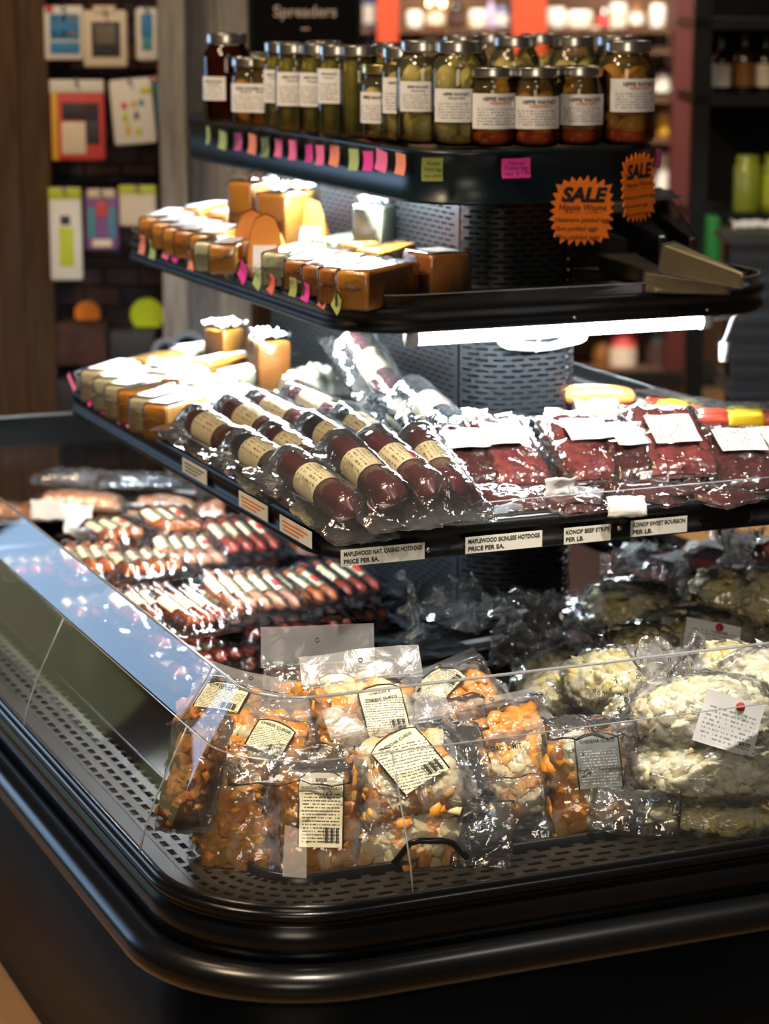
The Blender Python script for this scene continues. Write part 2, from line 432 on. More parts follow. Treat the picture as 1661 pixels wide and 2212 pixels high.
def sheet(hf, x0, x1, y0, y1, nx, ny, mat, name='sheet', wob=0.0, seed=0, bottom=None, xf=None):
    """a height-field sheet z=hf(x,y); wob makes the outline uneven; bottom closes it with a second sheet"""
    def grid(fn):
        out = []
        for j in range(ny + 1):
            for i in range(nx + 1):
                fx, fy = i / nx, j / ny
                x = x0 + (x1 - x0) * fx; y = y0 + (y1 - y0) * fy
                if wob:
                    ex = (2 * fx - 1) ** 3; ey = (2 * fy - 1) ** 3
                    x += ex * wob * (noise.noise(Vector((y * 40, seed, 1.3))) + .3 * noise.noise(Vector((y * 160, seed, 4.3))))
                    y += ey * wob * (noise.noise(Vector((x * 40, seed, 7.7))) + .3 * noise.noise(Vector((x * 160, seed, 2.9))))
                out.append((x, y, fn(x, y)))
        return out
    vs = grid(hf)
    fs = []
    for j in range(ny):
        for i in range(nx):
            a = j * (nx + 1) + i
            fs.append((a, a + 1, a + nx + 2, a + nx + 1))
    if bottom is not None:
        o = len(vs); vs += grid(bottom)
        fs += [tuple(o + q for q in reversed(f)) for f in list(fs)]
    return mk(name, vs, fs, mat)
_tx = {}
def text(s, width, mat, bold=.0, shear=0.0, align='CENTER', height=None, spacing=1.0):
    """flat lettering in the xy plane, scaled to the given width, centred on the origin"""
    key = (s, bold, shear, align, spacing)
    if key not in _tx:
        c = bpy.data.curves.new('lettering', 'FONT'); c.body = s; c.size = 1; c.align_x = align
        c.offset = bold; c.shear = shear; c.resolution_u = 3; c.space_line = .95; c.space_character = spacing
        o = bpy.data.objects.new('lettering', c)
        me = bpy.data.meshes.new_from_object(o)
        bpy.data.objects.remove(o); bpy.data.curves.remove(c)
        xs = [v.co.x for v in me.vertices]; ys = [v.co.y for v in me.vertices]
        mx, my = (min(xs) + max(xs)) / 2, (min(ys) + max(ys)) / 2
        w = max(xs) - min(xs); h = max(ys) - min(ys)
        for v in me.vertices: v.co = Vector(((v.co.x - mx) / w, (v.co.y - my) / w, 0))
        _tx[key] = (me, h / w)
    me, asp = _tx[key]
    me = me.copy(); me.name = 'lettering'; me.materials.clear(); me.materials.append(MT[mat])
    ky = width if height is None else height / asp
    for v in me.vertices: v.co = Vector((v.co.x * width, v.co.y * ky, 0))
    return me
def move_mesh(me, fn):
    for v in me.vertices: v.co = Vector(fn(v.co))
    me.update(); return me
def nz(x, y, z=0.0): return noise.noise(Vector((x, y, z)))

class RR:
    """rounded rectangle walked from the far end of the left side, down it, along the front, up the right side and back"""
    def __init__(s, x0, x1, y0, y1, r):
        s.r = r; s.segs = []; s.L = 0
        def line(p, q, n): s.segs.append(('l', Vector(p), Vector(q), Vector(n), (Vector(q) - Vector(p)).length))
        def arc(c, a0): s.segs.append(('a', Vector(c), a0, a0 + math.pi / 2, r * math.pi / 2))
        line((x0, y1 - r), (x0, y0 + r), (-1, 0)); arc((x0 + r, y0 + r), math.pi)
        line((x0 + r, y0), (x1 - r, y0), (0, -1)); arc((x1 - r, y0 + r), 1.5 * math.pi)
        line((x1, y0 + r), (x1, y1 - r), (1, 0)); arc((x1 - r, y1 - r), 0)
        line((x1 - r, y1), (x0 + r, y1), (0, 1)); arc((x0 + r, y1 - r), .5 * math.pi)
        s.start = []
        for g in s.segs: s.start.append(s.L); s.L += g[4]
    def pt(s, t, d=0.0, z=0.0):
        t = t % s.L
        for st, g in zip(reversed(s.start), reversed(s.segs)):
            if t >= st - 1e-9:
                f = (t - st) / g[4]
                if g[0] == 'l': p = g[1].lerp(g[2], f) + g[3] * d
                else:
                    a = g[2] + (g[3] - g[2]) * f
                    p = g[1] + Vector((math.cos(a), math.sin(a))) * max(s.r + d, .002)
                return Vector((p.x, p.y, z))
    def samples(s, t0=None, t1=None, na=10, step=None):
        out = []
        for st, g in zip(s.start, s.segs):
            k = na if g[0] == 'a' else (1 if not step else max(1, int(g[4] / step)))
            out += [st + g[4] * i / k for i in range(k)]
        if t0 is None: return out
        return [t0] + [t for t in out if t0 + 1e-6 < t < t1 - 1e-6] + [t1]
def loft(rr, ts, prof, mat, name, closed=False, capends=False, closeprof=False):
    vs, fs = [], []
    m = len(prof)
    for t in ts:
        for d, z in prof: vs.append(rr.pt(t, d, z))
    n = len(ts)
    for i in range(n if closed else n - 1):
        j = (i + 1) % n
        for k in range(m if closeprof else m - 1):
            l = (k + 1) % m
            fs.append((i * m + k, j * m + k, j * m + l, i * m + l))
    if capends and not closed:
        fs.append(tuple(range(m))); fs.append(tuple(reversed([(n - 1) * m + k for k in range(m)])))
    me = mk(name, vs, fs, mat)
    return me
def perforate(P, s0, s1, t0, t1, rows, slot, gap, fill, mat, name):
    vs, fs = [], []
    rh = (t1 - t0) / rows
    for r in range(rows):
        ta = t0 + r * rh; lv = [ta, ta + rh * (1 - fill) / 2, ta + rh * (1 + fill) / 2, ta + rh]
        br = [(s0, False)]
        s = s0 + gap + (r % 2) * (slot + gap) / 2
        while s + slot < s1 - gap:
            br += [(s, True), (s + slot * .5, True), (s + slot, False)]
            s += slot + gap
        br.append((s1, False))
        base = len(vs)
        for b, _ in br:
            for t in lv: vs.append(P(b, t))
        for i in range(len(br) - 1):
            a = base + i * 4; c = a + 4
            fs.append((a, c, c + 1, a + 1)); fs.append((a + 2, c + 2, c + 3, a + 3))
            if not br[i][1]: fs.append((a + 1, c + 1, c + 2, a + 2))
    return mk(name, vs, fs, mat, False)
def solid(o, th):
    m = o.modifiers.new('thickness', 'SOLIDIFY'); m.thickness = th; m.offset = 0
    return o

# ================================================================== SETTING
FL = mk('floor', [(-8, -3, 0), (14, -3, 0), (14, 16, 0), (-8, 16, 0)], [(0, 1, 2, 3)], 'floor_wood', False)
struct('floor', FL)
BR = Matrix((RIGHT, HEAD, Vector((0, 0, 1)))).transposed().to_4x4()     # upright frame facing the viewer
BYAW = -PH
def bgbox(u0, v0, u1, v1, d, depth, mat, name, b=None, parent=None):
    """box whose front face fills pixels (u0,v0)-(u1,v1) at distance d; returned mesh local frame: x right, y away, z up"""
    p = bg(u0, v1, d); q = bg(u1, v0, d); h = q.z - p.z
    vr = (v0 + v1) / 2 if v1 - v0 < 500 else 350
    a, e = bg(u0, vr, d), bg(u1, vr, d); w = (e - a).dot(RIGHT); p = Vector((a.x, a.y, p.z))
    c = p + RIGHT * (w / 2) + HEAD * (depth / 2)
    me = rbox(w, depth, h, b, mat, name) if b else box(w, depth, h, mat, name)
    o = put(name, me, parent, loc=c, rot=(0, 0, BYAW))
    return o
def bgroot(u, v, d, name, label, cat, group=None):
    return root(name, label, cat, group, loc=bg(u, v, d), rz=BYAW)
def pxm(d): return FPX / (d * math.cos(TH))      # rough pixels per metre at heading distance d

# left: barn-wood wall boards, dark brick strip, grey boards (each board and brick its own piece)
wl = bgbox(-260, -260, 545, 1420, 6.4, .05, 'wall_dark', 'wall_left'); wl['kind'] = 'structure'
def wall_piece(name, u0, v0, u1, v1, d, dep, mat, par):
    o = bgbox(u0, v0, u1, v1, d, dep, mat, name)
    mw = Matrix.Translation(o.location) @ Matrix.Rotation(BYAW, 4, 'Z')
    pw = Matrix.Translation(par.location) @ Matrix.Rotation(BYAW, 4, 'Z')
    o.parent = par; o.matrix_local = pw.inverted() @ mw
    return o
for k, (u0, u1, d) in enumerate(((-250, -130, 6.15), (-128, -22, 6.17), (-20, 44, 6.15), (46, 108, 6.16))):
    wall_piece('plank', u0, -250, u1, 1400, d, .06, 'barn_brown', wl)
wall_piece('plank', 346, -250, 402, 1400, 6.05, .1, 'barn_grey', wl)
for k, (u0, u1) in enumerate(((402, 468), (470, 537))):
    wall_piece('plank', u0, -250, u1, 1400, 6.2, .04, 'barn_greybrown' if k < 0 else 'barn_grey', wl)
hb = 44; row = 0; v = -40
while v < 1000:
    off = 0 if row % 2 else -38
    u = 108 + off
    while u < 346:
        a, b = max(u, 109), min(u + 72, 345)
        if b - a > 12: wall_piece('brick', a, v, b, v + hb - 6, 6.35 + .004 * nz(u, v), .03, rnd.choice(['brick_a', 'brick_b', 'brick_b']), wl)
        u += 78
    v += hb; row += 1
# wall far behind the goods racks
# daylight window far to the left, seen only as a reflection in the guard and the bumper
wn = root('window_1', None, None) if False else bpy.data.objects.new('window_1', None)
col.objects.link(wn); wn.location = (-1.5, 8.6, 0); wn['kind'] = 'structure'
put('pane', box(1.0, .02, 1.2, 'daylight', 'pane', x=-.6, z=1.0), wn); put('pane', box(1.0, .02, 1.2, 'daylight', 'pane', x=.6, z=1.0), wn)
put('pane', box(1.0, .02, .55, 'lawn', 'pane', x=-.6, z=.4), wn); put('pane', box(1.0, .02, .55, 'lawn', 'pane', x=.6, z=.4), wn)
for x in (-1.14, 0, 1.14): put('frame', box(.1, .06, 2.0, 'black_matt', 'frame', x=x, z=.3), wn)
for z in (.32, .94, 2.2): put('frame', box(2.3, .06, .08, 'black_matt', 'frame', z=z), wn)
wb = bgbox(-400, -500, 2100, 846, 10.6, .1, 'brown_wall', 'wall_back'); wb['kind'] = 'structure'

# ================================================================== DISPLAY COOLER
cooler = root('display_cooler', 'black island display cooler with three tiers, perforated centre column and rounded corners', 'cooler', loc=(1.825, 3.9, 0))
CO = Vector((1.825, 3.9, 0))
def cput(name, me, parent=None, label=None):
    """a part of the cooler whose mesh is written in world coordinates"""
    if parent is None: return put(name, me, cooler, loc=-CO, label=label)
    return put(name, me, parent, label=label)
B = RR(.88, 2.52, 2.685, 5.12, .21)
allS = B.samples(na=12)
cput('base_body', loft(B, allS, [(-.02, 0), (-.02, .06), (.0, .07), (.0, .385), (-.012, .39), (-.012, .44)], 'case_sheen', 'base_body', closed=True))
cput('upper_band', loft(B, allS, [(-.012, .43), (.002, .436), (.002, .478), (-.004, .482), (-.004, .49), (.004, .492), (.004, .503), (-.006, .505), (-.02, .5), (-.02, .49)], 'black_gloss', 'upper_band', closed=True))
bump = []
for k in range(12):
    a = 2 * math.pi * k / 12
    bump.append((.012 + .03 * math.cos(a), .412 + .026 * math.sin(a)))
br_ = cput('bumper_rail', loft(B, allS, bump, 'rubber', 'bumper_rail', closed=True, closeprof=True))
cput('chrome_strip', loft(B, allS, [(.034, .424), (.039, .42), (.04, .415)], 'chrome', 'chrome_strip', closed=True), br_)
def deckP(s, t): return B.pt(s, -t, .494)
S0, S1 = .5, B.start[2] + 1.2
dk = cput('air_grille', perforate(deckP, 0, B.start[3], .048, .135, 4, .022, .013, .42, 'deck_metal', 'air_grille'))
solid(dk, .002)
cput('deck_edge', loft(B, B.samples(0, B.start[3], na=12), [(-.012, .4945), (-.048, .4945)], 'deck_metal', 'deck_edge'))
cput('grille_back', loft(B, B.samples(0, B.start[3] + .4, na=12), [(-.02, .484), (-.135, .478)], 'black_matt', 'grille_back'))
cput('tray_rim', loft(B, B.samples(0, B.start[3] + .4, na=14), [(-.128, .49), (-.13, .505), (-.134, .507), (-.138, .505), (-.14, .455)], 'tray_black', 'tray_rim'))
tr = cput('tray', mk('tray', [B.pt(t, -.138, .458) for t in allS], [tuple(range(len(allS)))], 'tray_black', False))
for k in range(22):
    y = 2.86 + k * .016
    put('rib', box(1.5, .005, .006, 'tray_black', 'rib'), tr, loc=(1.85, y, .459))
# column: perforated, rounded front
Cc = RR(1.72, 1.93, 3.70, 4.8, .075)
def colP(s, t): return Cc.pt(s, 0, t)
cs0 = Cc.start[0]; cs1 = Cc.start[4] + .9
cl = cput('column', loft(Cc, Cc.samples(na=8), [(-.012, .45), (-.012, 1.3)], 'black_matt', 'column', closed=True))
for (za, zb, n) in ((.49, .83, 36), (.885, 1.085, 21), (1.15, 1.29, 15)):
    pp = cput('perforated_panel', perforate(colP, cs0, Cc.start[1] - .002, za, zb, n, .023, .009, .42, 'perf_metal', 'perforated_panel'), cl); solid(pp, .0016)
    pp = cput('perforated_panel', perforate(colP, Cc.start[1] + .002, cs1, za, zb, n, .023, .009, .42, 'perf_metal', 'perforated_panel'), cl); solid(pp, .0016)
cput('corner_seam', box(.003, .006, .84, 'black_gloss', 'corner_seam', 1.7195, 3.776, .45), cl)

def shelf(name, x0, x1, y0, y1, r, zb, zs, rim, label):
    R_ = RR(x0, x1, y0, y1, r); S = R_.samples(na=10)
    top = mk(name, [R_.pt(t, -.02, zs) for t in S] + [R_.pt(t, -.02, zs - .012) for t in S],
             [tuple(range(len(S))), tuple(reversed(range(len(S), 2 * len(S))))] + [(i, (i + 1) % len(S), len(S) + (i + 1) % len(S), len(S) + i) for i in range(len(S))], 'tray_black', False)
    o = cput(name, top, label=label)
    cput('rail', loft(R_, S, [(-.025, zs - .012), (-.025, zb + .004), (-.02, zb), (-.002, zb), (0, zb + .003), (0, zb + .012), (-.004, zb + .014), (-.004, zs - .012), (0, zs - .01), (0, zs), (-.004, zs + .004), (-.012, zs + .005), (-.018, zs + .001), (-.025, zs - .012)], 'black_satin', 'rail', closed=True), o)
    if rim:
        cput('clear_rim', loft(R_, S, [(-.009, zs), (-.007, zs + rim)], 'acrylic', 'clear_rim', closed=True), o)
        cput('rim_edge', loft(R_, S, [(-.0085, zs + rim), (-.0055, zs + rim), (-.0055, zs + rim + .0012), (-.0085, zs + rim + .0012)], 'acrylic_edge', 'rim_edge', closed=True, closeprof=True), o)
    return o, R_
midS, midR = shelf('lower_shelf', 1.217, 2.19, 3.10, 4.58, .125, .845, .888, .03, 'wide lower shelf with printed price labels on its front rail')
upS, upR = shelf('middle_shelf', 1.40, 2.205, 3.49, 4.78, .125, 1.112, 1.15, .022, 'middle shelf with a fluorescent tube under its front')
# top shelf: deep fascia
topR = RR(1.59, 2.05, 3.61, 4.98, .13); tS = topR.samples(na=12)
topS = cput('top_shelf', loft(topR, tS, [(-.18, 1.384), (-.012, 1.384), (-.006, 1.388), (0, 1.385), (0, 1.378), (-.003, 1.375), (-.003, 1.304), (0, 1.302), (-.002, 1.298), (-.01, 1.298), (-.012, 1.34), (-.18, 1.34)], 'fascia_sheen', 'top_shelf', closed=True), label='top shelf with a tall black fascia')
cput('shelf_deck', mk('shelf_deck', [topR.pt(t, -.1, 1.3835) for t in tS], [tuple(range(len(tS)))], 'black_satin', False), topS)
for R_, S_, d in ((midR, midS, .887), (upR, upS, 1.1495)):
    for k in range(9):
        t0, t1 = R_.start[2] + .02, R_.start[3] - .02
        cput('rib', loft(R_, [t0, t1], [(-.04 - k * .018, d), (-.042 - k * .018, d + .004), (-.046 - k * .018, d + .004), (-.048 - k * .018, d)], 'tray_black', 'rib'), S_)
# bright perforated strip along the open left edge of the lower shelf
st_ = cput('perforated_strip', perforate(lambda s, t: midR.pt(s, -t, .8905), .1, midR.start[1] + .02, .022, .06, 3, .012, .007, .45, 'light_metal', 'perforated_strip'), midS)
cput('perforated_strip', perforate(lambda s, t: upR.pt(s, -t, 1.1525), .1, upR.start[1] + .02, .022, .05, 2, .012, .007, .45, 'light_metal', 'perforated_strip'), upS)
# fluorescent tubes (the case's own lights)
def tubelight(p, q, par, r=.0105, cap=True):
    p, q = Vector(p), Vector(q); d = (q - p).normalized()
    o = cput('light_tube', tube([p, q], r, 'tube_light', 12, 'light_tube'), par)
    cput('tube_socket', tube([p - d * .018, p - d * .0005], r * 1.25, 'white_plastic', 10, 'tube_socket'), par)
    cput('tube_socket', tube([q + d * .0005, q + d * .018], r * 1.25, 'white_plastic', 10, 'tube_socket'), par)
tubelight((1.545, 3.56, 1.094), (2.07, 3.56, 1.094), upS, r=.012)                 # under middle shelf, front
tubelight((1.475, 4.62, 1.124), (1.475, 3.68, 1.124), upS)                # under middle shelf, left
tubelight((1.64, 4.8, 1.32), (1.64, 3.80, 1.32), topS)                   # under top shelf, left
tubelight((1.29, 4.45, .859), (1.29, 3.58, .859), midS, r=.0042)                   # under lower shelf, left
tubelight((2.12, 4.42, .859), (2.12, 3.95, .859), midS, r=.006)                   # under lower shelf, right
tubelight((2.1, 4.6, 1.124), (2.1, 3.9, 1.124), upS, r=.006)                   # under middle shelf, right
# rail screws
for u, v in ((1338, 1141), (925, 1188)):
    p = atY(u, v, 3.10); cput('screw', tube([p + Vector((0, -.001, 0)), p + Vector((0, .004, 0))], .0042, 'chrome', 10, 'screw'), midS)
for u, v in ((1242, 686), (1528, 669)):
    p = atY(u, v, 3.49); cput('screw', tube([p + Vector((0, -.001, 0)), p + Vector((0, .004, 0))], .003, 'chrome', 10, 'screw'), upS)
# wire handles in the well
def handle(pix, z, label_i):
    pts = [at(u, v, zz) for (u, v, zz) in pix]
    o = cput('tray_handle', tube(pts, .0045, 'black_gloss', 8, 'tray_handle'))
handle([(850, 1866, .508), (885, 1822, .535), (905, 1816, .54), (960, 1816, .54), (978, 1822, .536), (1008, 1852, .51)], .5, 0)
handle([(1548, 1776, .508), (1592, 1734, .535), (1612, 1729, .54), (1680, 1722, .54), (1720, 1760, .51)], .5, 1)

# ------------------------------------------------------------------ clear guard around the well
guard = root('acrylic_guard', 'clear curved acrylic guard standing around the front well of the cooler', 'guard', loc=CO)
GP = [(-.004, .503), (-.014, .545), (-.032, .59), (-.054, .635), (-.076, .68)]
GU = [(-.078, .681), (-.1, .715), (-.122, .75)]
arc0, arc1 = B.start[1], B.start[2]
def sAtY(y): return 5.12 - .21 - y
seams = [0.02, sAtY(4.35), sAtY(3.59), sAtY(2.97), arc1 + .075, arc1 + .68, arc1 + 1.4]
for a, b in zip(seams, seams[1:]):
    o = put('lower_panel', loft(B, B.samples(a + .0006, b - .0006, na=14), GP, 'acrylic', 'lower_panel'), guard, loc=-CO)
    for s in (b,):
        put('seam', tube([B.pt(s, d + .0005, z) for d, z in GP], .0012, 'acrylic_edge', 6, 'seam'), guard, loc=-CO)
for a, b in ((.02, sAtY(3.0)), (sAtY(3.0), arc1 + 1.4)):
    put('upper_panel', loft(B, B.samples(a + .0006, b - .0006, na=14), GU, 'acrylic', 'upper_panel'), guard, loc=-CO)
put('seam', tube([B.pt(sAtY(3.0), d, z) for d, z in GU], .0018, 'acrylic_edge', 6, 'seam'), guard, loc=-CO)
gs = B.samples(.02, arc1 + 1.4, na=16)
put('top_edge', tube([B.pt(s, -.122, .7515) for s in gs], .0022, 'acrylic_edge', 6, 'top_edge'), guard, loc=-CO)
put('load_line', tube([B.pt(s, -.0745, .6805) for s in gs], .0011, 'acrylic_edge', 6, 'load_line'), guard, loc=-CO)
put('foot_channel', loft(B, gs, [(-.012, .5), (-.012, .512), (-.002, .512), (-.002, .5)], 'black_gloss', 'foot_channel'), guard, loc=-CO)
# LOAD LIMIT print on the guard, bent along it
def load_text(u, v):
    p = at(u, v, .668)
    best = min(((B.pt(s, -.07, .668) - p).length, s) for s in [arc0 + k * .004 for k in range(300)])
    s0 = best[1]
    me = text('LOAD  LIMIT', .05, 'ink', bold=.02)
    return put('lettering', move_mesh(me, lambda c: B.pt(s0 + c.x, -.0706 - c.y * .49 + .0012, .668 + c.y)), guard, loc=-CO)
load_text(541, 1637); load_text(1087, 1612)
gf = root('acrylic_guard', 'far clear acrylic guard across the back end of the cooler well', 'guard', loc=CO)
fs_ = B.samples(B.start[7] - .7, B.L - .02, na=10)
put('panel', loft(B, fs_, GP + GU[1:], 'acrylic', 'panel'), gf, loc=-CO)
put('top_edge', tube([B.pt(s, -.122, .7515) for s in fs_], .003, 'acrylic_edge', 6, 'top_edge'), gf, loc=-CO)

# white cable coiled round the column top
cb = root('white_cable', 'white electric cable coiled in front of the perforated column under the tube', 'cable', loc=(1.825, 3.68, 1.07))
pts = []
for k in range(90):
    a = k / 89 * 2 * math.pi * 3.2
    w = .075 - .012 * math.sin(a * .31)
    pts.append((.0 + w * math.cos(a) + .012 * math.sin(a * .5), -.008 - .006 * math.sin(a * .7), -.006 + .016 * math.sin(a + .4 * math.sin(a * .4)) - .004 * math.cos(a * .33)))
put('coil', tube(pts, .0042, 'white_plastic', 8, 'coil'), cb)
put('lead', tube([(.06, -.006, -.01), (.085, -.004, 0), (.1, 0, .004), (.11, .01, .015), (.112, .02, .03)], .0042, 'white_plastic', 8, 'lead'), cb)
put('cable_tie', tube([(-.004, -.014, .03), (-.008, -.02, .0), (-.014, -.018, -.028)], .004, 'white_plastic', 8, 'cable_tie', flat=.5), cb)
cc = root('white_cable', 'short white power lead hanging from the end of the front light tube', 'cable', loc=(2.09, 3.56, 1.094))
put('lead', tube([(.0, 0, 0), (.03, 0, .004), (.06, .005, .012), (.07, .02, .012), (.075, .05, -.005), (.07, .07, -.05)], .004, 'white_plastic', 8, 'lead'), cc)
put('plug', tube([(.07, .07, -.05), (.07, .07, -.085)], .009, 'white_plastic', 8, 'plug'), cc)

# ================================================================== JARS on the top shelf
_jar = {}
def jar_meshes(kind):
    if kind in _jar: return _jar[kind]
    r, h = (.047, .172) if kind == 'quart' else ((.0405, .128) if kind == 'pint' else (.036, .16))
    nr = .0365 if kind != 'slim' else .031
    gl = lathe([(r * .82, 0), (r * .96, .004), (r, .012), (r, h * .72), (r * .97, h * .77), (r * .88, h * .82), (nr, h * .865), (nr, h * .9)], 'glass', 28, 'glass_jar', True, False)
    lp = [(nr + .001, h * .885)]
    for k in range(4):
        z = h * .89 + k * .0045
        lp += [(nr + .0035, z + .001), (nr + .002, z + .003)]
    lp += [(nr + .0035, h - .002), (nr + .001, h), (nr - .006, h + .0005)]
    lid = lathe(lp, 'lid_silver', 28, 'lid', False, True)
    lidg = remat(lid, 'lid_gold')
    _jar[kind] = (r, h, nr, gl, lid, lidg)
    return _jar[kind]
egg_me = {}
def egg(mat, s):
    k = (mat, s)
    if k not in egg_me:
        egg_me[k] = lathe([(.004 * s, -.0262 * s), (.013 * s, -.022 * s), (.0192 * s, -.012 * s), (.0212 * s, 0), (.0196 * s, .011 * s), (.0145 * s, .0205 * s), (.0075 * s, .0265 * s), (.002 * s, .028 * s)], mat, 14, 'egg')
    return egg_me[k]
spear = tube([(0, 0, 0), (.002, .001, .03), (.001, 0, .07), (-.001, .001, .1), (0, 0, .118)], [.006, .0095, .011, .01, .006], 'pickle', 8, 'pickle')
JG = 'mason jars on the top shelf'
def jar(u, v, kind, fill, lab, label, turn=0.0, gold=False, title=True):
    r, h, nr, gl, lid, lidg = jar_meshes(kind)
    p = at(u, v - 5, 1.389)
    o = root('mason_jar', label, 'jar', JG, loc=p, rz=BYAW)
    put('glass_jar', gl, o); put('lid', lidg if gold else lid, o)
    bm = {'egg': 'brine_yellow', 'hot': 'brine_amber', 'pickle': 'brine_green', 'amber': 'brine_amber', 'dark': 'brine_dark'}[fill]
    k2 = (kind, bm)
    if k2 not in _jar:
        _jar[k2] = lathe([(r * .8, .003), (r * .95, .009), (r * .96, h * .72), (r * .84, h * .82), (nr * .9, h * .86)], bm, 24, 'brine')
    put('brine', _jar[k2], o)
    if fill in ('egg', 'hot', 'amber'):
        z = .032; lay = 0
        s = 1.0 if kind == 'quart' else .92
        while z < h * .76:
            n = 3 if kind == 'quart' else 2
            for k in range(n):
                a = 2 * math.pi * k / n + lay * 1.1 + u * .01
                rr = r * (.5 if n == 3 else .44)
                put('egg', egg('egg' if fill == 'egg' else 'egg_red', s), o, loc=(rr * math.cos(a), rr * math.sin(a), z), rot=(a, .5 * math.sin(u + k), a))
            z += .038 * s; lay += 1
        if fill == 'hot':
            q = ('chili', kind)
            if q not in _jar: _jar[q] = sheet(lambda x, y: 0, 0, 1, 0, 1, 1, 1, 'chili') if False else lathe([(r * .78, .004), (r * .93, .009), (r * .95, .02), (r * .8, .027), (r * .5, .022)], 'chili', 20, 'chili_flakes')
            put('chili_flakes', _jar[q], o)
        elif fill == 'egg':
            q = ('spice', kind)
            if q not in _jar: _jar[q] = lathe([(r * .78, .004), (r * .92, .009), (r * .9, .014), (r * .5, .018)], 'spice', 20, 'spice_layer')
            put('spice_layer', _jar[q], o)
    elif fill == 'pickle':
        for k in range(7):
            a = 2 * math.pi * k / 6
            rr = r * .62 if k < 6 else 0
            put('pickle', spear, o, loc=(rr * math.cos(a), rr * math.sin(a), .008), rot=(0, 0, a * 1.7), scale=(1.15, 1.15, h / .15))
    if lab:
        half, z0, z1 = lab
        key = ('lab', kind, lab)
        if key not in _jar:
            vs, fs = [], []
            for i in range(13):
                a = -math.pi / 2 + half * (i / 6 - 1)
                for z in (z0, z1): vs.append(((r + .0008) * math.cos(a), (r + .0008) * math.sin(a), z))
            for i in range(12): fs.append((2 * i, 2 * i + 2, 2 * i + 3, 2 * i + 1))
            _jar[key] = mk('label', vs, fs, 'jar_label')
            w = half * 2 * r
            me = text("HIPPIE WAYNE'S", w * .62, 'ink', bold=.02)
            _jar[key + (1,)] = move_mesh(me, lambda c: ((r + .0013) * math.sin(c.x / r + .12), -(r + .0013) * math.cos(c.x / r + .12), z1 - .009 + c.y * 1.2))
            me = text('HABANERO' if fill == 'hot' else 'PICKLED EGGS', w * .4, 'ink_orange' if fill == 'hot' else 'ink', bold=.02)
            _jar[key + (2, fill)] = move_mesh(me, lambda c: ((r + .0013) * math.sin(c.x / r + .15), -(r + .0013) * math.cos(c.x / r + .15), z1 - .0155 + c.y))
        l = put('label', _jar[key], o, rot=(0, 0, turn))
        if title:
            put('lettering', _jar[key + (1,)], l)
            if key + (2, fill) in _jar: put('lettering', _jar[key + (2, fill)], l)
    return o
Q = (.86, .052, .11); PQ = (.95, .03, .083); SL = (.8, .05, .11)
JARS = [
 (492, 270, 'quart', 'dark', (.7, .045, .09), 'dark red jar at the far end of the top shelf', -.7, 0),
 (547, 280, 'pint', 'amber', PQ, 'short amber pickled jar beside the dark red jar', -.35, 0),
 (583, 281, 'pint', 'amber', PQ, 'short gold-lidded jar half hidden behind the tall jars', -.4, 1),
 (612, 284, 'slim', 'pickle', SL, 'tall jar squeezed behind the first labelled pickle jar', -.5, 0),
 (638, 292, 'slim', 'pickle', SL, 'tall pickle jar with full square label, fifth from the far end', -.25, 0),
 (689, 294, 'slim', 'pickle', SL, 'slim dark jar with low label beside unlabelled spear jar group', -.4, 0),
 (731, 301, 'slim', 'pickle', (.7, .06, .12), 'slim jar whose label sits high, before the spear jar', -.6, 0),
 (777, 303, 'slim', 'pickle', None, 'tall jar of pickle spears without any label', 0, 0),
 (830, 307, 'pint', 'egg', PQ, 'short gold-lidded egg jar in the middle of the row', -.6, 1),
 (868, 312, 'slim', 'egg', SL, 'slim pale egg jar right of the gold lid', -.3, 0),
 (914, 314, 'quart', 'egg', (.62, .055, .105), 'tall egg jar with a large speckled egg below its label', -.35, 0),
 (990, 318, 'quart', 'egg', (.75, .04, .095), 'tall egg jar just left of the three short jars', -.25, 0),
 (1064, 320, 'pint', 'hot', (1.15, .03, .088), 'short egg jar with the brightest red chili layer', .15, 0),
 (1156, 320, 'pint', 'hot', (1.15, .03, .083), 'middle one of the three short habanero egg jars', .0, 0),
 (1250, 317, 'pint', 'hot', (1.15, .034, .085), 'short habanero egg jar next to the big corner jar', .1, 0),
 (1352, 315, 'quart', 'hot', (.98, .055, .11), 'big egg jar at the front corner of the top shelf', .25, 0),
]
for (u, v, k, f, lab, nm, t, g) in JARS: jar(u, v, k, f, lab, nm, t, bool(g))
for (u, v, k, nm) in ((700, 278, 'slim', 'tall jar in the back row behind the slim dark jar'), (845, 286, 'slim', 'dark tall jar in the back row behind the gold-lidded egg jar'),
                   (1000, 282, 'quart', 'back-row jar showing its lid above the tall egg jars'), (1110, 288, 'quart', 'back-row jar behind the first short habanero jar'),
                   (1165, 272, 'quart', 'rear jar whose lid peeks between the two grey lids'), (1238, 288, 'quart', 'back-row jar behind the third short habanero jar'),
                   (1330, 284, 'quart', 'back-row jar behind the big corner jar'), (1060, 268, 'quart', 'rearmost jar lid behind the middle of the row'), (545, 262, 'pint', 'rear jar lid behind the short amber jar')):
    jar(u, v, k, 'egg' if k == 'quart' else 'pickle', None, nm)

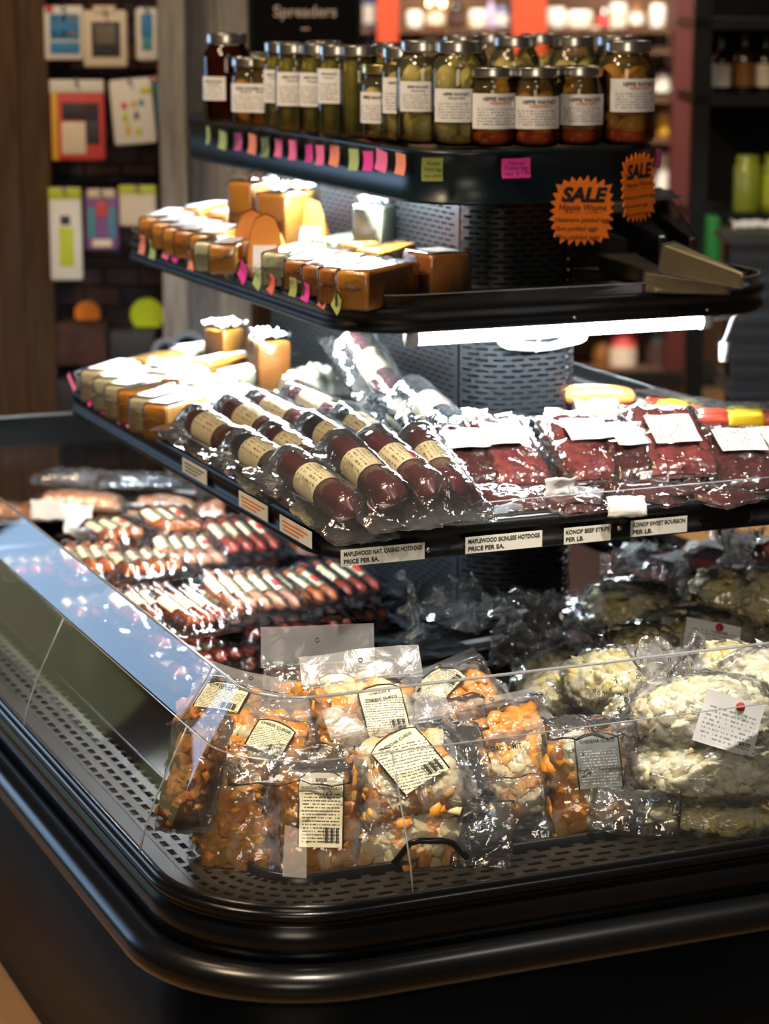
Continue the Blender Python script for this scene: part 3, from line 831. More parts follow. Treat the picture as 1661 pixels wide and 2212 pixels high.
# ================================================================== paper tags, price labels, SALE stars
def note(u, v, w, h, mat, label, plane, val, roll=0.0, group='fluorescent price tags', lines=None, lift=.0015, lean=0.0):
    p = atX(u, v, val) if plane == 'X' else atY(u, v, val)
    s = FPX / (p - EYE).dot(FWD)
    rz = -math.pi / 2 if plane == 'X' else 0.0
    o = root('price_tag', label, 'tag', group, mat=Matrix.Translation(p + (Vector((-lift, 0, 0)) if plane == 'X' else Vector((0, -lift, 0)))) @ Matrix.Rotation(rz, 4, 'Z') @ Matrix.Rotation(lean, 4, 'X') @ Matrix.Rotation(roll, 4, 'Y'))
    fw = w / s / (math.sin(math.radians(24)) * 1.0 if plane == 'X' else .92); fh = h / s
    nx, ny = 3, 5
    vs = []; fs = []
    for side in (0, 1):
        for j in range(ny + 1):
            for i in range(nx + 1):
                x = (i / nx - .5) * fw; z = (j / ny - .5) * fh
                vs.append((x, -.0006 * (1 - side) - .0035 * (.5 - j / ny) ** 2 * 4 * (.3 + .7 * (j < ny / 2)), z))
    n = (nx + 1) * (ny + 1)
    for j in range(ny):
        for i in range(nx):
            a = j * (nx + 1) + i
            fs.append((a, a + 1, a + nx + 2, a + nx + 1)); fs.append((n + a, n + a + nx + 1, n + a + nx + 2, n + a + 1))
    put('paper', mk('paper', vs, fs, mat), o)
    if lines:
        for k, (t, ww) in enumerate(lines):
            me = text(t, fw * ww, 'ink', bold=0.0, shear=.15)
            put('lettering', move_mesh(me, lambda c: (c.x, -.0052, fh * (.27 - .27 * k) + c.y)), o)
    return o
TOPT = [(452, 292, 8, 38, 'note_green', 'green tag at the far end of the top fascia, nearly edge on'), (484, 303, 20, 38, 'note_green', 'light green tag, second from the far end of the top fascia'),
 (517, 306, 19, 38, 'note_pink', 'pink tag between the green and the first peach tag on the top fascia'), (548, 311, 20, 42, 'note_peach', 'peach tag nearest the far end of the top fascia'),
 (575, 318, 20, 42, 'note_green', 'green tag just right of the first peach tag on the top fascia'), (604, 320, 17, 38, 'note_pink', 'narrow pink tag, first of a pair, on the top fascia'),
 (635, 324, 19, 42, 'note_pink', 'wider pink tag, second of the pink pair, on the top fascia'), (670, 331, 17, 38, 'note_magenta', 'tilted magenta tag below the slim jars on the top fascia'),
 (694, 335, 19, 42, 'note_pink', 'pink tag touching the tilted magenta one on the top fascia'), (725, 336, 22, 44, 'note_peach', 'second peach tag, below the spear jar on the top fascia'),
 (767, 345, 22, 46, 'note_green', 'green tag left of the two overlapping magenta tags'), (798, 348, 22, 42, 'note_magenta', 'deep magenta tag of the overlapping pair on the top fascia'),
 (827, 347, 25, 45, 'note_pink', 'tilted pink tag overlapping the deep magenta tag'), (868, 354, 22, 46, 'note_peach', 'peach tag closest to the fascia corner')]
for k, (u, v, w, h, m, nm) in enumerate(TOPT): note(u, v, w, h, m, nm, 'X', 1.586, roll=math.radians((-4, 4, -3, 3, -3, 2, -2, -5, -3, 3, -2, -2, 6, 2)[k]), group='tags along the top fascia')
note(932, 366, 46, 50, 'note_olive', 'large handwritten lime note on the fascia corner', 'Y', 3.63, math.radians(2), lines=(('Pickled', .6), ('Polish Egg', .8), ('16oz  $9.99', .8)), group='handwritten notes on the top fascia')
note(1113, 363, 63, 42, 'note_magenta', 'large handwritten magenta note on the front fascia', 'Y', 3.605, 0, lines=(('Habanero', .6), ('Pickled Eggs', .85), ('16oz  $11.99', .85)), group='handwritten notes on the top fascia')
note(1425, 342, 10, 42, 'note_pink', 'pink tag seen edge on behind the second sale star', 'X', 2.057, 0, group='tags along the top fascia')
UPT = [(165, 525, 'peach', 0), (240, 560, 'green', 0), (335, 560, 'pink', .05), (400, 580, 'magenta', .1), (520, 640, 'peach', 0), (585, 640, 'green', .05), (680, 650, 'coral', .55), (770, 680, 'olive', .5),
       (890, 720, 'magenta', .55), (995, 770, 'green', .3), (1090, 800, 'coral', .25), (1250, 830, 'olive', 0), (1340, 865, 'magenta', .1), (1460, 910, 'coral', .1), (1565, 940, 'olive', .5)]
UPL = ['peach tag at the far end of the middle shelf rim', 'green tag second from the far end of the middle shelf rim', 'pink tag beside the far green one on the middle shelf rim', 'magenta tag fourth along the middle shelf rim',
 'peach tag halfway back on the middle shelf rim', 'green tag touching the halfway peach tag on the middle shelf rim', 'strongly slanted coral tag on the middle shelf rim', 'slanted olive tag before the domed cheeses',
 'slanted magenta tag under the domed cheese wedges', 'green tag below the pale green cheese', 'coral tag right of the pale green cheese', 'upright olive tag below the label of the cheddar pair', 'magenta tag between olive and coral tags near the shelf corner',
 'coral tag second from the shelf corner', 'slanted olive tag nearest the middle shelf corner']
for (x, y, c, rl), nm in zip(UPT, UPL):
    u, v = Z4(x, y); note(u, v, 17, 40, 'note_' + c, nm, 'X', 1.394, roll=rl, group='tags along the middle shelf rim', lines=(('$5.99', .7),))
for (x, y, w, h, c, rl, nm) in ((60, 490, 24, 12, 'pink', .5, 'pink tag sticking out past the far end of the lower shelf'), (165, 580, 26, 16, 'magenta', .6, 'bright magenta tag bent outwards near the far end of the lower shelf'),
    (270, 650, 12, 38, 'magenta', 0, 'upright magenta tag on the lower shelf rim'), (372, 700, 26, 24, 'magenta', .5, 'slanted magenta tag in the pink cluster of the lower shelf'),
    (440, 740, 17, 34, 'pink', .2, 'upright pink tag in the middle of the lower shelf cluster'), (510, 735, 22, 22, 'pink', -.6, 'pale pink tag closing the cluster beside the perforated strip')):
    u, v = Z7(x, y); note(u, v, w, h, 'note_' + c, nm, 'X', 1.208, roll=rl, group='pink tags on the lower shelf')
# printed shelf labels
def price(u0, v0, u1, v1, l1, l2, label, plane='Y', val=3.0975, s=None):
    f = atY if plane == 'Y' else atX
    p, q = f(u0, v1, val), f(u1, v0, val)
    w = abs(q.x - p.x) if plane == 'Y' else abs(q.y - p.y)
    h = .0245
    c = (p + q) / 2
    o = root('price_label', label, 'label', 'printed labels on the lower shelf rail', loc=c, rz=0 if plane == 'Y' else -math.pi / 2)
    put('card', box(w, .0012, h, 'cream_tag', 'card', z=-h / 2), o)
    if l1:
        a = text(l1, w * .93, 'ink', bold=.028, height=.0066, align='LEFT'); move_mesh(a, lambda c: (c.x, -.0011, c.y + .0058)); put('lettering', a, o)
        b = text(l2, w * .93 * len(l2) / len(l1), 'ink', bold=.028, height=.0066, align='LEFT'); ww = w * .93 * (1 - len(l2) / len(l1)) / 2
        move_mesh(b, lambda c: (c.x - ww, -.0011, c.y - .0052)); put('lettering', b, o)
    else:
        for k in range(3):
            put('print_line', box(w * (.8 - .15 * k), .0006, .0022, 'ink_grey' if l2 is None else l2, 'print_line', x=-.06 * k * w, y=-.001, z=.005 - k * .006), o)
    return o
price(736, 1183, 917, 1213, 'MAPLEWOOD NAT. CASING HOTDOGS', 'PRICE PER EA.', 'printed label for natural casing hotdogs at the shelf corner', val=3.0965)
price(1005, 1152, 1171, 1190, 'MAPLEWOOD SKINLESS HOTDOGS', 'PRICE PER EA.', 'printed label for skinless hotdogs on the front rail')
price(1218, 1137, 1319, 1171, 'KONOP BEEF STRIPS', 'PER LB.', 'small printed label for beef strips on the front rail')
price(1362, 1120, 1484, 1154, 'KONOP SWEET BOURBON', 'PER LB.', 'printed label for sweet bourbon at the far right of the rail')
price(395, 1005, 446, 1030, None, None, 'blurred label nearest the far end of the lower shelf side rail', 'X', 1.2135)
price(517, 1078, 578, 1108, None, 'ink_orange', 'label with orange print in the middle of the side rail', 'X', 1.2135)
price(605, 1130, 673, 1165, None, 'ink_orange', 'orange-printed label closest to the corner on the side rail', 'X', 1.2135)
# SALE stars
def star(u, v, w, h, label, roll, yaw, y):
    p = atY(u, v, y)
    s = FPX / (p - EYE).dot(FWD)
    W, H = w / s / 2, h / s / 2
    o = root('sale_star', label, 'sign', 'orange sale stars', mat=Matrix.Translation(p) @ Matrix.Rotation(yaw, 4, 'Z') @ Matrix.Rotation(roll, 4, 'Y'))
    r = random.Random(int(u)); n = 26; pts = []
    for k in range(2 * n):
        a = 2 * math.pi * k / (2 * n)
        sq = max(abs(math.cos(a)), abs(math.sin(a)))
        rad = (1.0 if k % 2 == 0 else .84) * (.96 / sq ** .55) * (1 + .03 * r.uniform(-1, 1))
        pts.append((W * math.cos(a) * rad * .93, H * math.sin(a) * rad * .93))
    vs = [(x, -.0008, z) for x, z in pts] + [(x, .0008, z) for x, z in pts]
    m = len(pts)
    fs = [tuple(range(m)), tuple(reversed(range(m, 2 * m)))] + [(i, m + i, m + (i + 1) % m, (i + 1) % m) for i in range(m)]
    put('card', mk('card', vs, fs, 'sale_orange', False), o)
    def line(t, x, z, ww, bold=0.0, shear=0.0, ht=None, mat='ink'):
        me = text(t, ww * W * 2, mat, bold=bold, shear=shear, height=ht)
        move_mesh(me, lambda c: (c.x + x * W, -.0014, c.y + z * H)); put('lettering', me, o)
    line('SALE', .03, .42, .64, .05, .2, H * .40)
    line('Hippie Wayne', 0, .07, .66, .008, .15); line('_____   _____', 0, -.04, .55)
    line('Habanero pickled eggs', .02, -.24, .78, .006, .2); line('16oz pickled eggs', -.15, -.46, .6, .006, .2); line('32oz pickled eggs', -.12, -.68, .62, .006, .2)
star(1258, 456, 168, 168, 'flat orange sale star with handwritten egg prices hanging from the fascia', math.radians(2), math.radians(-5), 3.597)
star(1379, 405, 118, 168, 'second orange sale star wrapped round the fascia corner', math.radians(-3), math.radians(16), 3.60)

# ================================================================== CHEESES
def axis(p, q):
    d = q - p
    return (p + q) / 2, math.atan2(d.y, d.x), Vector((d.x, d.y)).length
def cheese(a, b, ztop, w, h, mat, lab, label, group, lw=.7, cap=None, maxl=.2, name='cheese_block', tilt=0.0, shape='block', dx=0.0):
    p, q = at(*a, ztop), at(*b, ztop)
    c, yaw, L = axis(p, q); L = max(.05, min(L, maxl))
    o = root(name, label, 'cheese', group, mat=Matrix.Translation((c.x, c.y, ztop - h)) @ Matrix.Rotation(yaw, 4, 'Z') @ Matrix.Rotation(tilt, 4, 'Y'))
    put('cheese', rbox(L, w, h, .006, mat, 'cheese'), o)
    wr = rbox(L + .004, w + .004, h + .003, .0065, 'wrap', 'wrap')
    put('wrap', wr, o)
    if lab: put('label', sheet(lambda x, y: h + .0042, -L * .42 * lw / .7, L * .42 * lw / .7, -w * .36, w * .36, 1, 1, lab, 'label'), o)
    # gathered film end
    sd = (a[0] * 7 + a[1]) % 50
    put('wrap_end', sheet(lambda x, y: .006 + h * .5 + .006 * nz(x * 90, y * 90, sd) , -L / 2 - .016, -L / 2 + .001, -w * .42, w * .42, 4, 8, 'film', 'wrap_end', wob=.012, seed=sd), o)
    if cap: put('crumpled_wrap', sheet(lambda x, y: h + .006 + .02 * abs(nz(x * 55, y * 55, sd)) + .008 * nz(x * 160, y * 160, sd), -L * .48, L * .48, -w * .48, w * .48, 14, 10, cap, 'crumpled_wrap', wob=.01, seed=sd), o)
    return o
UG = 'wrapped cheese on the middle shelf'
def C4(x0, y0, x1, y1, *r, **k): return cheese(Z4(x0, y0), Z4(x1, y1), *r, **k)
def C5(x0, y0, x1, y1, *r, **k): return cheese(Z5(x0, y0), Z5(x1, y1), *r, **k)
zt = 1.205
for (x0, y0, x1, y1, m, lb, nm) in (
 (190, 350, 440, 265, 'cheddar', 'cheese_label', 'cheddar bar at the far corner of the middle shelf'),
 (290, 385, 500, 300, 'cheddar', 'cheese_label', 'second cheddar bar from the far corner of the middle shelf'),
 (375, 420, 590, 335, 'cheddar', 'cheese_label', 'third cheddar bar from the far corner of the middle shelf'),
 (460, 440, 690, 360, 'cheddar_dark', 'cheese_label', 'darker cheddar bar, fourth from the far corner'),
 (560, 470, 850, 380, 'cheddar', 'cheese_label', 'long cheddar bar with glossy film, fifth from the far corner'),
 (620, 515, 730, 475, 'cheese_green', None, 'small pale green bar tucked between the cheddar bars'),
 (730, 535, 850, 480, 'cheddar', 'cheese_label', 'cheddar bar just before the domed wedges'),
 (500, 270, 760, 222, 'cheddar', 'cheese_label', 'cheddar bar in the second row at the far end'),
 (690, 310, 940, 250, 'cheddar', 'cheese_label', 'cheddar bar in the second row behind the third bar'),
 (860, 365, 1130, 300, 'cheddar', 'cheese_label', 'cheddar bar in the second row in front of the tall blocks')):
    C4(x0, y0, x1, y1, zt, .05, .05, m, lb, nm, UG)
C4(850, 80, 1070, 60, 1.285, .06, .125, 'cheddar', None, 'tall upright cheddar block at the back of the middle shelf', UG, cap='film_haze')
C4(1080, 160, 1320, 130, 1.27, .07, .11, 'cheddar', 'cheese_label', 'tall cheddar block with crumpled white wrap on top', UG, cap='paper_white')
_dome = {}
def dome(x, y, fx, mat, rind, label, turn, s=1.3):
    u, v = fx(x, y); p = at(u, v, 1.17)
    o = root('cheese_wedge', label, 'cheese', 'domed cheese wedges on the middle shelf', mat=Matrix.Translation((p.x, p.y, 1.152)) @ Matrix.Rotation(turn, 4, 'Z') @ Matrix.Rotation(math.radians(-14), 4, 'X'))
    prof = [(-.022, 0), (-.023, .03), (-.02, .06), (-.013, .078), (0, .084), (.013, .078), (.02, .06), (.023, .03), (.022, 0)]
    vs = []
    for yy in (0, .11):
        k = 1.0 if yy == 0 else .55
        vs += [(px * s, yy * s, pz * s * k) for px, pz in prof]
    n = len(prof)
    put('cheese', mk('cheese', vs, [tuple(range(n)), tuple(reversed(range(n, 2 * n))), (0, n, 2 * n - 1, n - 1)] + [(i, i + n, i + 1 + n, i + 1) for i in range(n - 1)], mat, False), o)
    ov = [(vx * 1.03, vy, vz * 1.02 + .0005) for vx, vy, vz in vs]
    put('rind', mk('rind', ov, [(i, i + n, i + 1 + n, i + 1) for i in range(n - 1)], rind), o)
    put('label', mk('label', [(-.016 * s, -.0012, .006), (.016 * s, -.0012, .006), (.016 * s, -.0012, .042 * s), (-.016 * s, -.0012, .042 * s)], [(0, 1, 2, 3)], 'cheese_label', False), o)
    return o
dome(930, 640, Z4, 'cheddar_brown', 'gouda_red', 'red-rinded domed wedge with white label at the shelf edge', -.5)
dome(1030, 680, Z4, 'cheddar_dark', 'cheddar', 'orange domed wedge with label right of the red-rinded one', -.5)
dome(1240, 500, Z4, 'cheddar_dark', 'gouda_red', 'red-rinded domed wedge in the second row', -.6)
dome(1350, 540, Z4, 'cheddar_dark', 'cheddar', 'orange domed wedge in the second row', -.5)
dome(600, 275, Z5, 'cheese_cream', 'gouda_red', 'cream wedge with red wax lying near the column', -1.4)
C4(1080, 600, 1420, 500, 1.21, .05, .058, 'cheese_green', None, 'pale green cheese bar behind the coral tag', UG)
C5(450, 390, 820, 325, 1.20, .05, .05, 'cheese_pale', None, 'pale yellow bar in the second row left of the upright pale block', UG)
C5(770, 150, 970, 120, 1.262, .06, .1, 'cheese_green', 'cheese_label', 'upright pale green block against the perforated column', UG, cap='film_haze', lw=.3)
C5(270, 545, 560, 455, 1.205, .05, .05, 'cheddar_dark', None, 'brown-ended cheddar bar with bright film, left of the labelled one', UG)
C5(640, 425, 1000, 350, 1.20, .05, .05, 'cheddar', None, 'cheddar bar in the back row nearest the column', UG)
C5(400, 580, 700, 500, 1.207, .05, .052, 'cheddar_dark', 'cheese_label', 'dark-ended cheddar bar with a white label, second from the shelf corner', UG)
C5(760, 470, 1120, 390, 1.20, .05, .05, 'cheddar', None, 'cheddar bar in the back row behind the big front blocks', UG)
C5(500, 600, 880, 515, 1.212, .042, .058, 'cheddar_dark', None, 'cheddar bar beside the big front block, film folded at its end', UG)
C5(660, 620, 1035, 540, 1.214, .058, .062, 'cheddar', None, 'big front cheddar block at the corner of the middle shelf', UG)
C5(1130, 490, 1420, 470, 1.222, .085, .066, 'cheddar_brown', 'cheese_label', 'brown marbled cheddar block with a label, right of the big front block', UG, lw=.5)
# aged wedges on the right
def wedge(u0, v0, u1, v1, z, w, h, mat, label, tilt=0.0, foil=False):
    p, q = at(u0, v0, z), at(u1, v1, z); c, yaw, L = axis(p, q)
    o = root('cheese_wedge', label, 'cheese', 'aged wedges on the middle shelf', mat=Matrix.Translation((c.x, c.y, z)) @ Matrix.Rotation(yaw, 4, 'Z') @ Matrix.Rotation(tilt, 4, 'Y'))
    vs = [(-L / 2, -w / 2, 0), (L / 2, -w * .1, 0), (L / 2, w * .1, 0), (-L / 2, w / 2, 0), (-L / 2, -w / 2, h), (L / 2, -w * .1, h * .55), (L / 2, w * .1, h * .55), (-L / 2, w / 2, h)]
    fs = [(3, 2, 1, 0), (4, 5, 6, 7), (0, 1, 5, 4), (1, 2, 6, 5), (2, 3, 7, 6), (3, 0, 4, 7)]
    me = mk('cheese', vs, fs, mat, False)
    a = put('cheese', me, o); bv = a.modifiers.new('soft_edges', 'BEVEL'); bv.width = .004; bv.segments = 2
    put('wrap', mk('wrap', [(x * 1.03, y * 1.05, zz * 1.05 - .001) for x, y, zz in vs], fs, 'wrap', False), o)
    if foil: put('foil_top', sheet(lambda x, y: h + .004 + .012 * abs(nz(x * 70, y * 70, u0)), -L * .5, -L * .05, -w * .5, w * .5, 12, 10, 'foil', 'foil_top', wob=.01, seed=u0), o)
wedge(*Z6(830, 380), *Z6(1130, 450), 1.156, .07, .035, 'rind', 'short tan wedge lying nearest the column front')
wedge(*Z6(1010, 470), *Z6(1440, 490), 1.156, .07, .034, 'rind', 'long tan wedge lying along the shelf front')
wedge(*Z6(1090, 400), *Z6(1510, 425), 1.2, .05, .045, 'rind', 'tan wedge leaning on top of the other tan wedges', .16)
wedge(*Z6(600, 330), *Z6(890, 335), 1.156, .1, .085, 'dark_wax', 'black waxed wedge under the sale star', 0, False)
wedge(*Z6(850, 260), *Z6(1080, 320), 1.165, .08, .085, 'dark_wax', 'black waxed wedge with silver foil top behind the sale star', 0, True)
wedge(*Z6(990, 230), *Z6(1240, 300), 1.17, .07, .09, 'dark_wax', 'farthest black waxed wedge with wrinkled foil', .1, True)

MG = 'cheese bars on the lower shelf'
def C7(x0, y0, x1, y1, *r, **k): return cheese(Z7(x0, y0), Z7(x1, y1), *r, **k)
zm_ = .952
for (x0, y0, x1, y1, m, lb, nm) in (
 (190, 425, 450, 345, 'cheese_cream', 'cheese_label_red', 'cream cheese bar with red print at the far end of the lower shelf'),
 (280, 480, 560, 395, 'cheese_pale', 'cheese_label_red', 'pale bar with red print, second from the far end of the lower shelf'),
 (350, 530, 650, 460, 'cheese_cream', 'cheese_label_green', 'cream bar with green print at the edge of the lower shelf'),
 (440, 565, 700, 505, 'cheddar', None, 'bare orange bar between cream bars on the lower shelf'),
 (520, 615, 850, 535, 'cheese_cream', 'cheese_label', 'cream bar with plain label beside the bare orange bar'),
 (620, 660, 900, 590, 'cheddar', 'cheese_label', 'orange bar with white label above the pink tags'),
 (500, 340, 740, 285, 'cheddar', None, 'orange bar in the second row at the far end of the lower shelf'),
 (580, 395, 870, 335, 'cheese_pale', 'cheese_label_red', 'pale bar with red corner print in the second row'),
 (630, 445, 930, 385, 'cheese_cream', 'cheese_label_green', 'cream bar with a green sprig print in the second row'),
 (720, 490, 980, 435, 'cheddar', 'cheese_label', 'orange bar with white label in the second row'),
 (770, 265, 1170, 215, 'cheese_cream', 'cheese_label', 'long cream bar in the third row before the tall block'),
 (930, 360, 1230, 290, 'cheddar', 'cheese_label_green', 'orange bar with green print in the third row'),
 (820, 520, 1130, 455, 'cheese_pale', 'cheese_label', 'spotted yellow bar in front of the white-topped pair'),
 (1110, 430, 1430, 365, 'cheese_pale', 'cheese_label', 'spotted yellow bar with wide white top by the sausages')):
    C7(x0, y0, x1, y1, zm_, .052, .06, m, lb, nm, MG)
C7(880, 600, 1260, 520, .945, .055, .05, 'cheese_white', 'cheese_label', 'white bar between the yellow bars and the first sausages', MG)
C7(720, 690, 960, 640, .94, .05, .05, 'cheese_cream', 'cheese_label', 'cream bar at the shelf edge touching the first sausage', MG)
C7(1030, 130, 1180, 110, 1.0, .06, .09, 'cheddar', 'cheese_label_red', 'upright orange block with a red patch behind the lower shelf bars', MG, cap='paper_white', lw=.4)
C7(1290, 200, 1520, 190, 1.005, .09, .115, 'cheddar_dark', None, 'tall amber block with crumpled white top on the lower shelf', MG, cap='paper_white')

# ================================================================== SUMMER SAUSAGES on the lower shelf
_sg = {}
def capsule(L, r, mat, n=16, bend=0.0, name='sausage', waist=0.0):
    pts, rad = [], []
    for k in range(17):
        f = k / 16
        x = (f - .5) * L
        e = min(f, 1 - f) * L
        rr = r * math.sqrt(max(0.02, 1 - max(0, 1 - e / (r * .9)) ** 2))
        pts.append((x, bend * (4 * (f - .5) ** 2 - .33), r)); rad.append(rr)
    pts = [(pts[0][0] - .003, pts[0][1], r)] + pts + [(pts[-1][0] + .003, pts[-1][1], r)]
    rad = [r * .12] + rad + [r * .12]
    return tube(pts, rad, mat, n, name)
def sausage(a, b, z0, mat, label, tilt=0.0, red=False, seed=0, L=None, r=.026, plain=False):
    p, q = at(*a, z0 + 1.6 * r), at(*b, z0 + 1.6 * r)
    c, yaw, l = axis(p, q)
    L = L or max(.16, min(.23, l)); z0 += abs(tilt) * L / 2 * .9
    o = root('summer_sausage', label, 'sausage', 'vacuum-packed summer sausages on the lower shelf', mat=Matrix.Translation((c.x, c.y, z0)) @ Matrix.Rotation(yaw, 4, 'Z') @ Matrix.Rotation(tilt, 4, 'Y'))
    key = (round(L, 2), mat, r)
    if key not in _sg: _sg[key] = capsule(L, r, mat)
    put('sausage', _sg[key], o)
    # printed sleeve round the middle
    if 'sleeve' not in _sg:
        vs, fs = [], []
        for i in range(17):
            t = math.radians(-60 + 300 * i / 16)
            for x in (-.036, .03): vs.append((x, -(r + .0009) * math.cos(t), r + (r + .0009) * math.sin(t)))
        for i in range(16): fs.append((2 * i, 2 * i + 1, 2 * i + 3, 2 * i + 2))
        _sg['sleeve'] = mk('sleeve', vs, fs, 'cream_label')
        vs, fs = [], []
        for i in range(5):
            t = math.radians(100 + 50 * i / 4)
            for x in (-.006, .026): vs.append((x, -(r + .0016) * math.cos(t), r + (r + .0016) * math.sin(t)))
        for i in range(4): fs.append((2 * i, 2 * i + 1, 2 * i + 3, 2 * i + 2))
        _sg['patch'] = mk('patch', vs, fs, 'ink_red')
        me = text('MAPLEWOOD', .05, 'chalk', bold=.03)
        _sg['brand'] = move_mesh(me, lambda k: (k.x, (r + .002) * math.sin(.9 + k.y / r) * 1.0, r + (r + .002) * math.cos(.9 + k.y / r)))
    if plain: return o
    s = put('sleeve', _sg['sleeve'], o)
    if red: put('patch', _sg['patch'], s)
    else: put('lettering', _sg['brand'], s, loc=(.0, 0, 0)) if mat == 'sausage_black' else None
    hl, hw = L / 2, .056
    def hf(x, y):
        ex = max(0, abs(x) - hl + .008) / .02
        h = 2 * r * math.exp(-(abs(y) / (1.5 * r)) ** 3) * math.exp(-ex ** 2)
        edge = max(0, (abs(y) - .03) / .03) + ex * .3
        return .003 + h + .0022 + (.0022 + .006 * min(1, edge)) * nz(x * 38 + seed * 3, y * 42, seed) + .002 * min(1, edge + .2) * nz(x * 130, y * 130, seed)
    kf = ('film', round(L, 2), seed % 5)
    if kf not in _sg:
        _sg[kf] = sheet(hf, -hl - .04, hl + .045, -hw, hw, 44, 24, 'film', 'pouch', wob=.006, seed=seed, bottom=lambda x, y: .0008 + .003 * abs(nz(x * 38, y * 38, seed)))
    put('pouch', _sg[kf], o)
    return o
SA = [
 (560, 690, 960, 850, 0, 'm', 'maroon summer sausage in a large pouch at the very corner of the lower shelf', .018),
 (330, 555, 590, 650, 0, 'b', 'black-ended summer sausage at the shelf edge behind the corner one', 0),
 (80, 425, 330, 500, 0, 'm', 'maroon summer sausage lying beside the cheese bars at the shelf edge', 0),
 (270, 380, 560, 470, 0, 'm', 'glare-covered maroon sausage, second in from the shelf edge', .0),
 (420, 345, 690, 400, 0, 'm', 'maroon sausage in the far row next to the spotted yellow cheese', 0),
 (600, 300, 900, 370, 0, 'm', 'maroon sausage in the far row below the crinkled gold pack', 0),
 (500, 520, 760, 620, 0, 'm', 'maroon sausage hidden in glare behind the corner sausage', 0),
 (700, 465, 1000, 560, .004, 'b', 'black-ended sausage in the middle of the pile', .0),
 (880, 420, 1110, 515, .01, 'b', 'black-ended sausage just behind the middle one', 0),
 (1080, 345, 1380, 455, 0, 'b', 'black-ended sausage mostly under the big black one near the column', 0),
 (1215, 310, 1510, 440, .02, 'b', 'big black-ended sausage with red patch closest to the column front', .03),
 (920, 160, 1190, 275, .035, 'm', 'maroon sausage leaning on the perforated column panel', .25),
 (820, 615, 1190, 790, .022, 'm', 'maroon sausage right beside the corner one', .04),
 (990, 590, 1400, 760, .022, 'm', 'maroon sausage with red patch, third from the corner', .04),
 (1210, 545, 1530, 790, .022, 'm', 'maroon sausage with a red end touching the first meat pack', .04),
]
for k, (x0, y0, x1, y1, z, c, nm, tl) in enumerate(SA):
    sausage(Z8(x0, y0), Z8(x1, y1), .8915 + z, 'sausage_maroon' if c == 'm' else 'sausage_black', nm, tl + .15, red=k in (10, 13), seed=k)
for k, (x0, y0, x1, y1, nm) in enumerate(((850, 800, 1060, 900, 'shadowed sausage lying under the one beside the corner'), (1080, 790, 1300, 880, 'shadowed sausage lying under the third from the corner'), (1330, 760, 1560, 860, 'shadowed sausage lying under the one with the red end'))):
    sausage(Z8(x0 + 30, y0 - 70), Z8(x1 + 10, y1 - 50), .8915, 'sausage_maroon', nm, 0, seed=20 + k, L=.16, plain=True)
# crinkled gold pack
def pack(name, label, cat, group, c, yaw, z0, L, W, hmax, mat, lump, filmmat, lab=None, tilt=0.0, roll=0.0, seed=0, flange=.018, nx=26, ny=18, part='meat', labmat='deli_label', top=0.0):
    """a lumpy slab of food sealed in a clear pouch, with an optional paper label on top"""
    o = root(name, label, cat, group, mat=Matrix.Translation((c.x, c.y, z0)) @ Matrix.Rotation(yaw, 4, 'Z') @ Matrix.Rotation(tilt, 4, 'Y') @ Matrix.Rotation(roll, 4, 'X'))
    def body(x, y):
        e = max(0.0, 1 - (abs(2 * x / L)) ** 4) * max(0.0, 1 - (abs(2 * y / W)) ** 4)
        return hmax * (e ** .4) * (1 + lump * nz(x * 45 + seed, y * 45, seed * 1.3) + lump * .5 * nz(x * 110, y * 110, seed)) if e > 0 else 0.0
    put(part, sheet(lambda x, y: .002 + body(x, y), -L / 2, L / 2, -W / 2, W / 2, nx, ny, mat, part, bottom=lambda x, y: .001), o)
    if lab:
        lx0, lx1, ly0, ly1 = lab
        put('label', sheet(lambda x, y: .006 + hmax * (1 + lump * .75) + .003 * nz(x * 30, y * 30, seed), lx0 * L, lx1 * L, ly0 * W, ly1 * W, 6, 6, labmat, 'label'), o)
    put('pouch', sheet(lambda x, y: .004 + (body(x, y) * 1.02 if abs(x) < L / 2 and abs(y) < W / 2 else 0) + .003 * nz(x * 50, y * 50, seed + 9) + .0015 * nz(x * 150, y * 150, seed),
        -L / 2 - flange, L / 2 + flange, -W / 2 - flange, W / 2 + flange, nx + 8, ny + 8, filmmat, 'pouch', wob=.008, seed=seed, bottom=lambda x, y: .0005), o)
    return o
c = at(*Z8(720, 160), .97)
pack('cheese_pack', 'crinkled gold and white cheese pack between tall amber block and leaning sausage', 'cheese', None, c, .5, .93, .13, .07, .045, 'cheese_pale', .3, 'film', tilt=.1, seed=41, part='cheese')

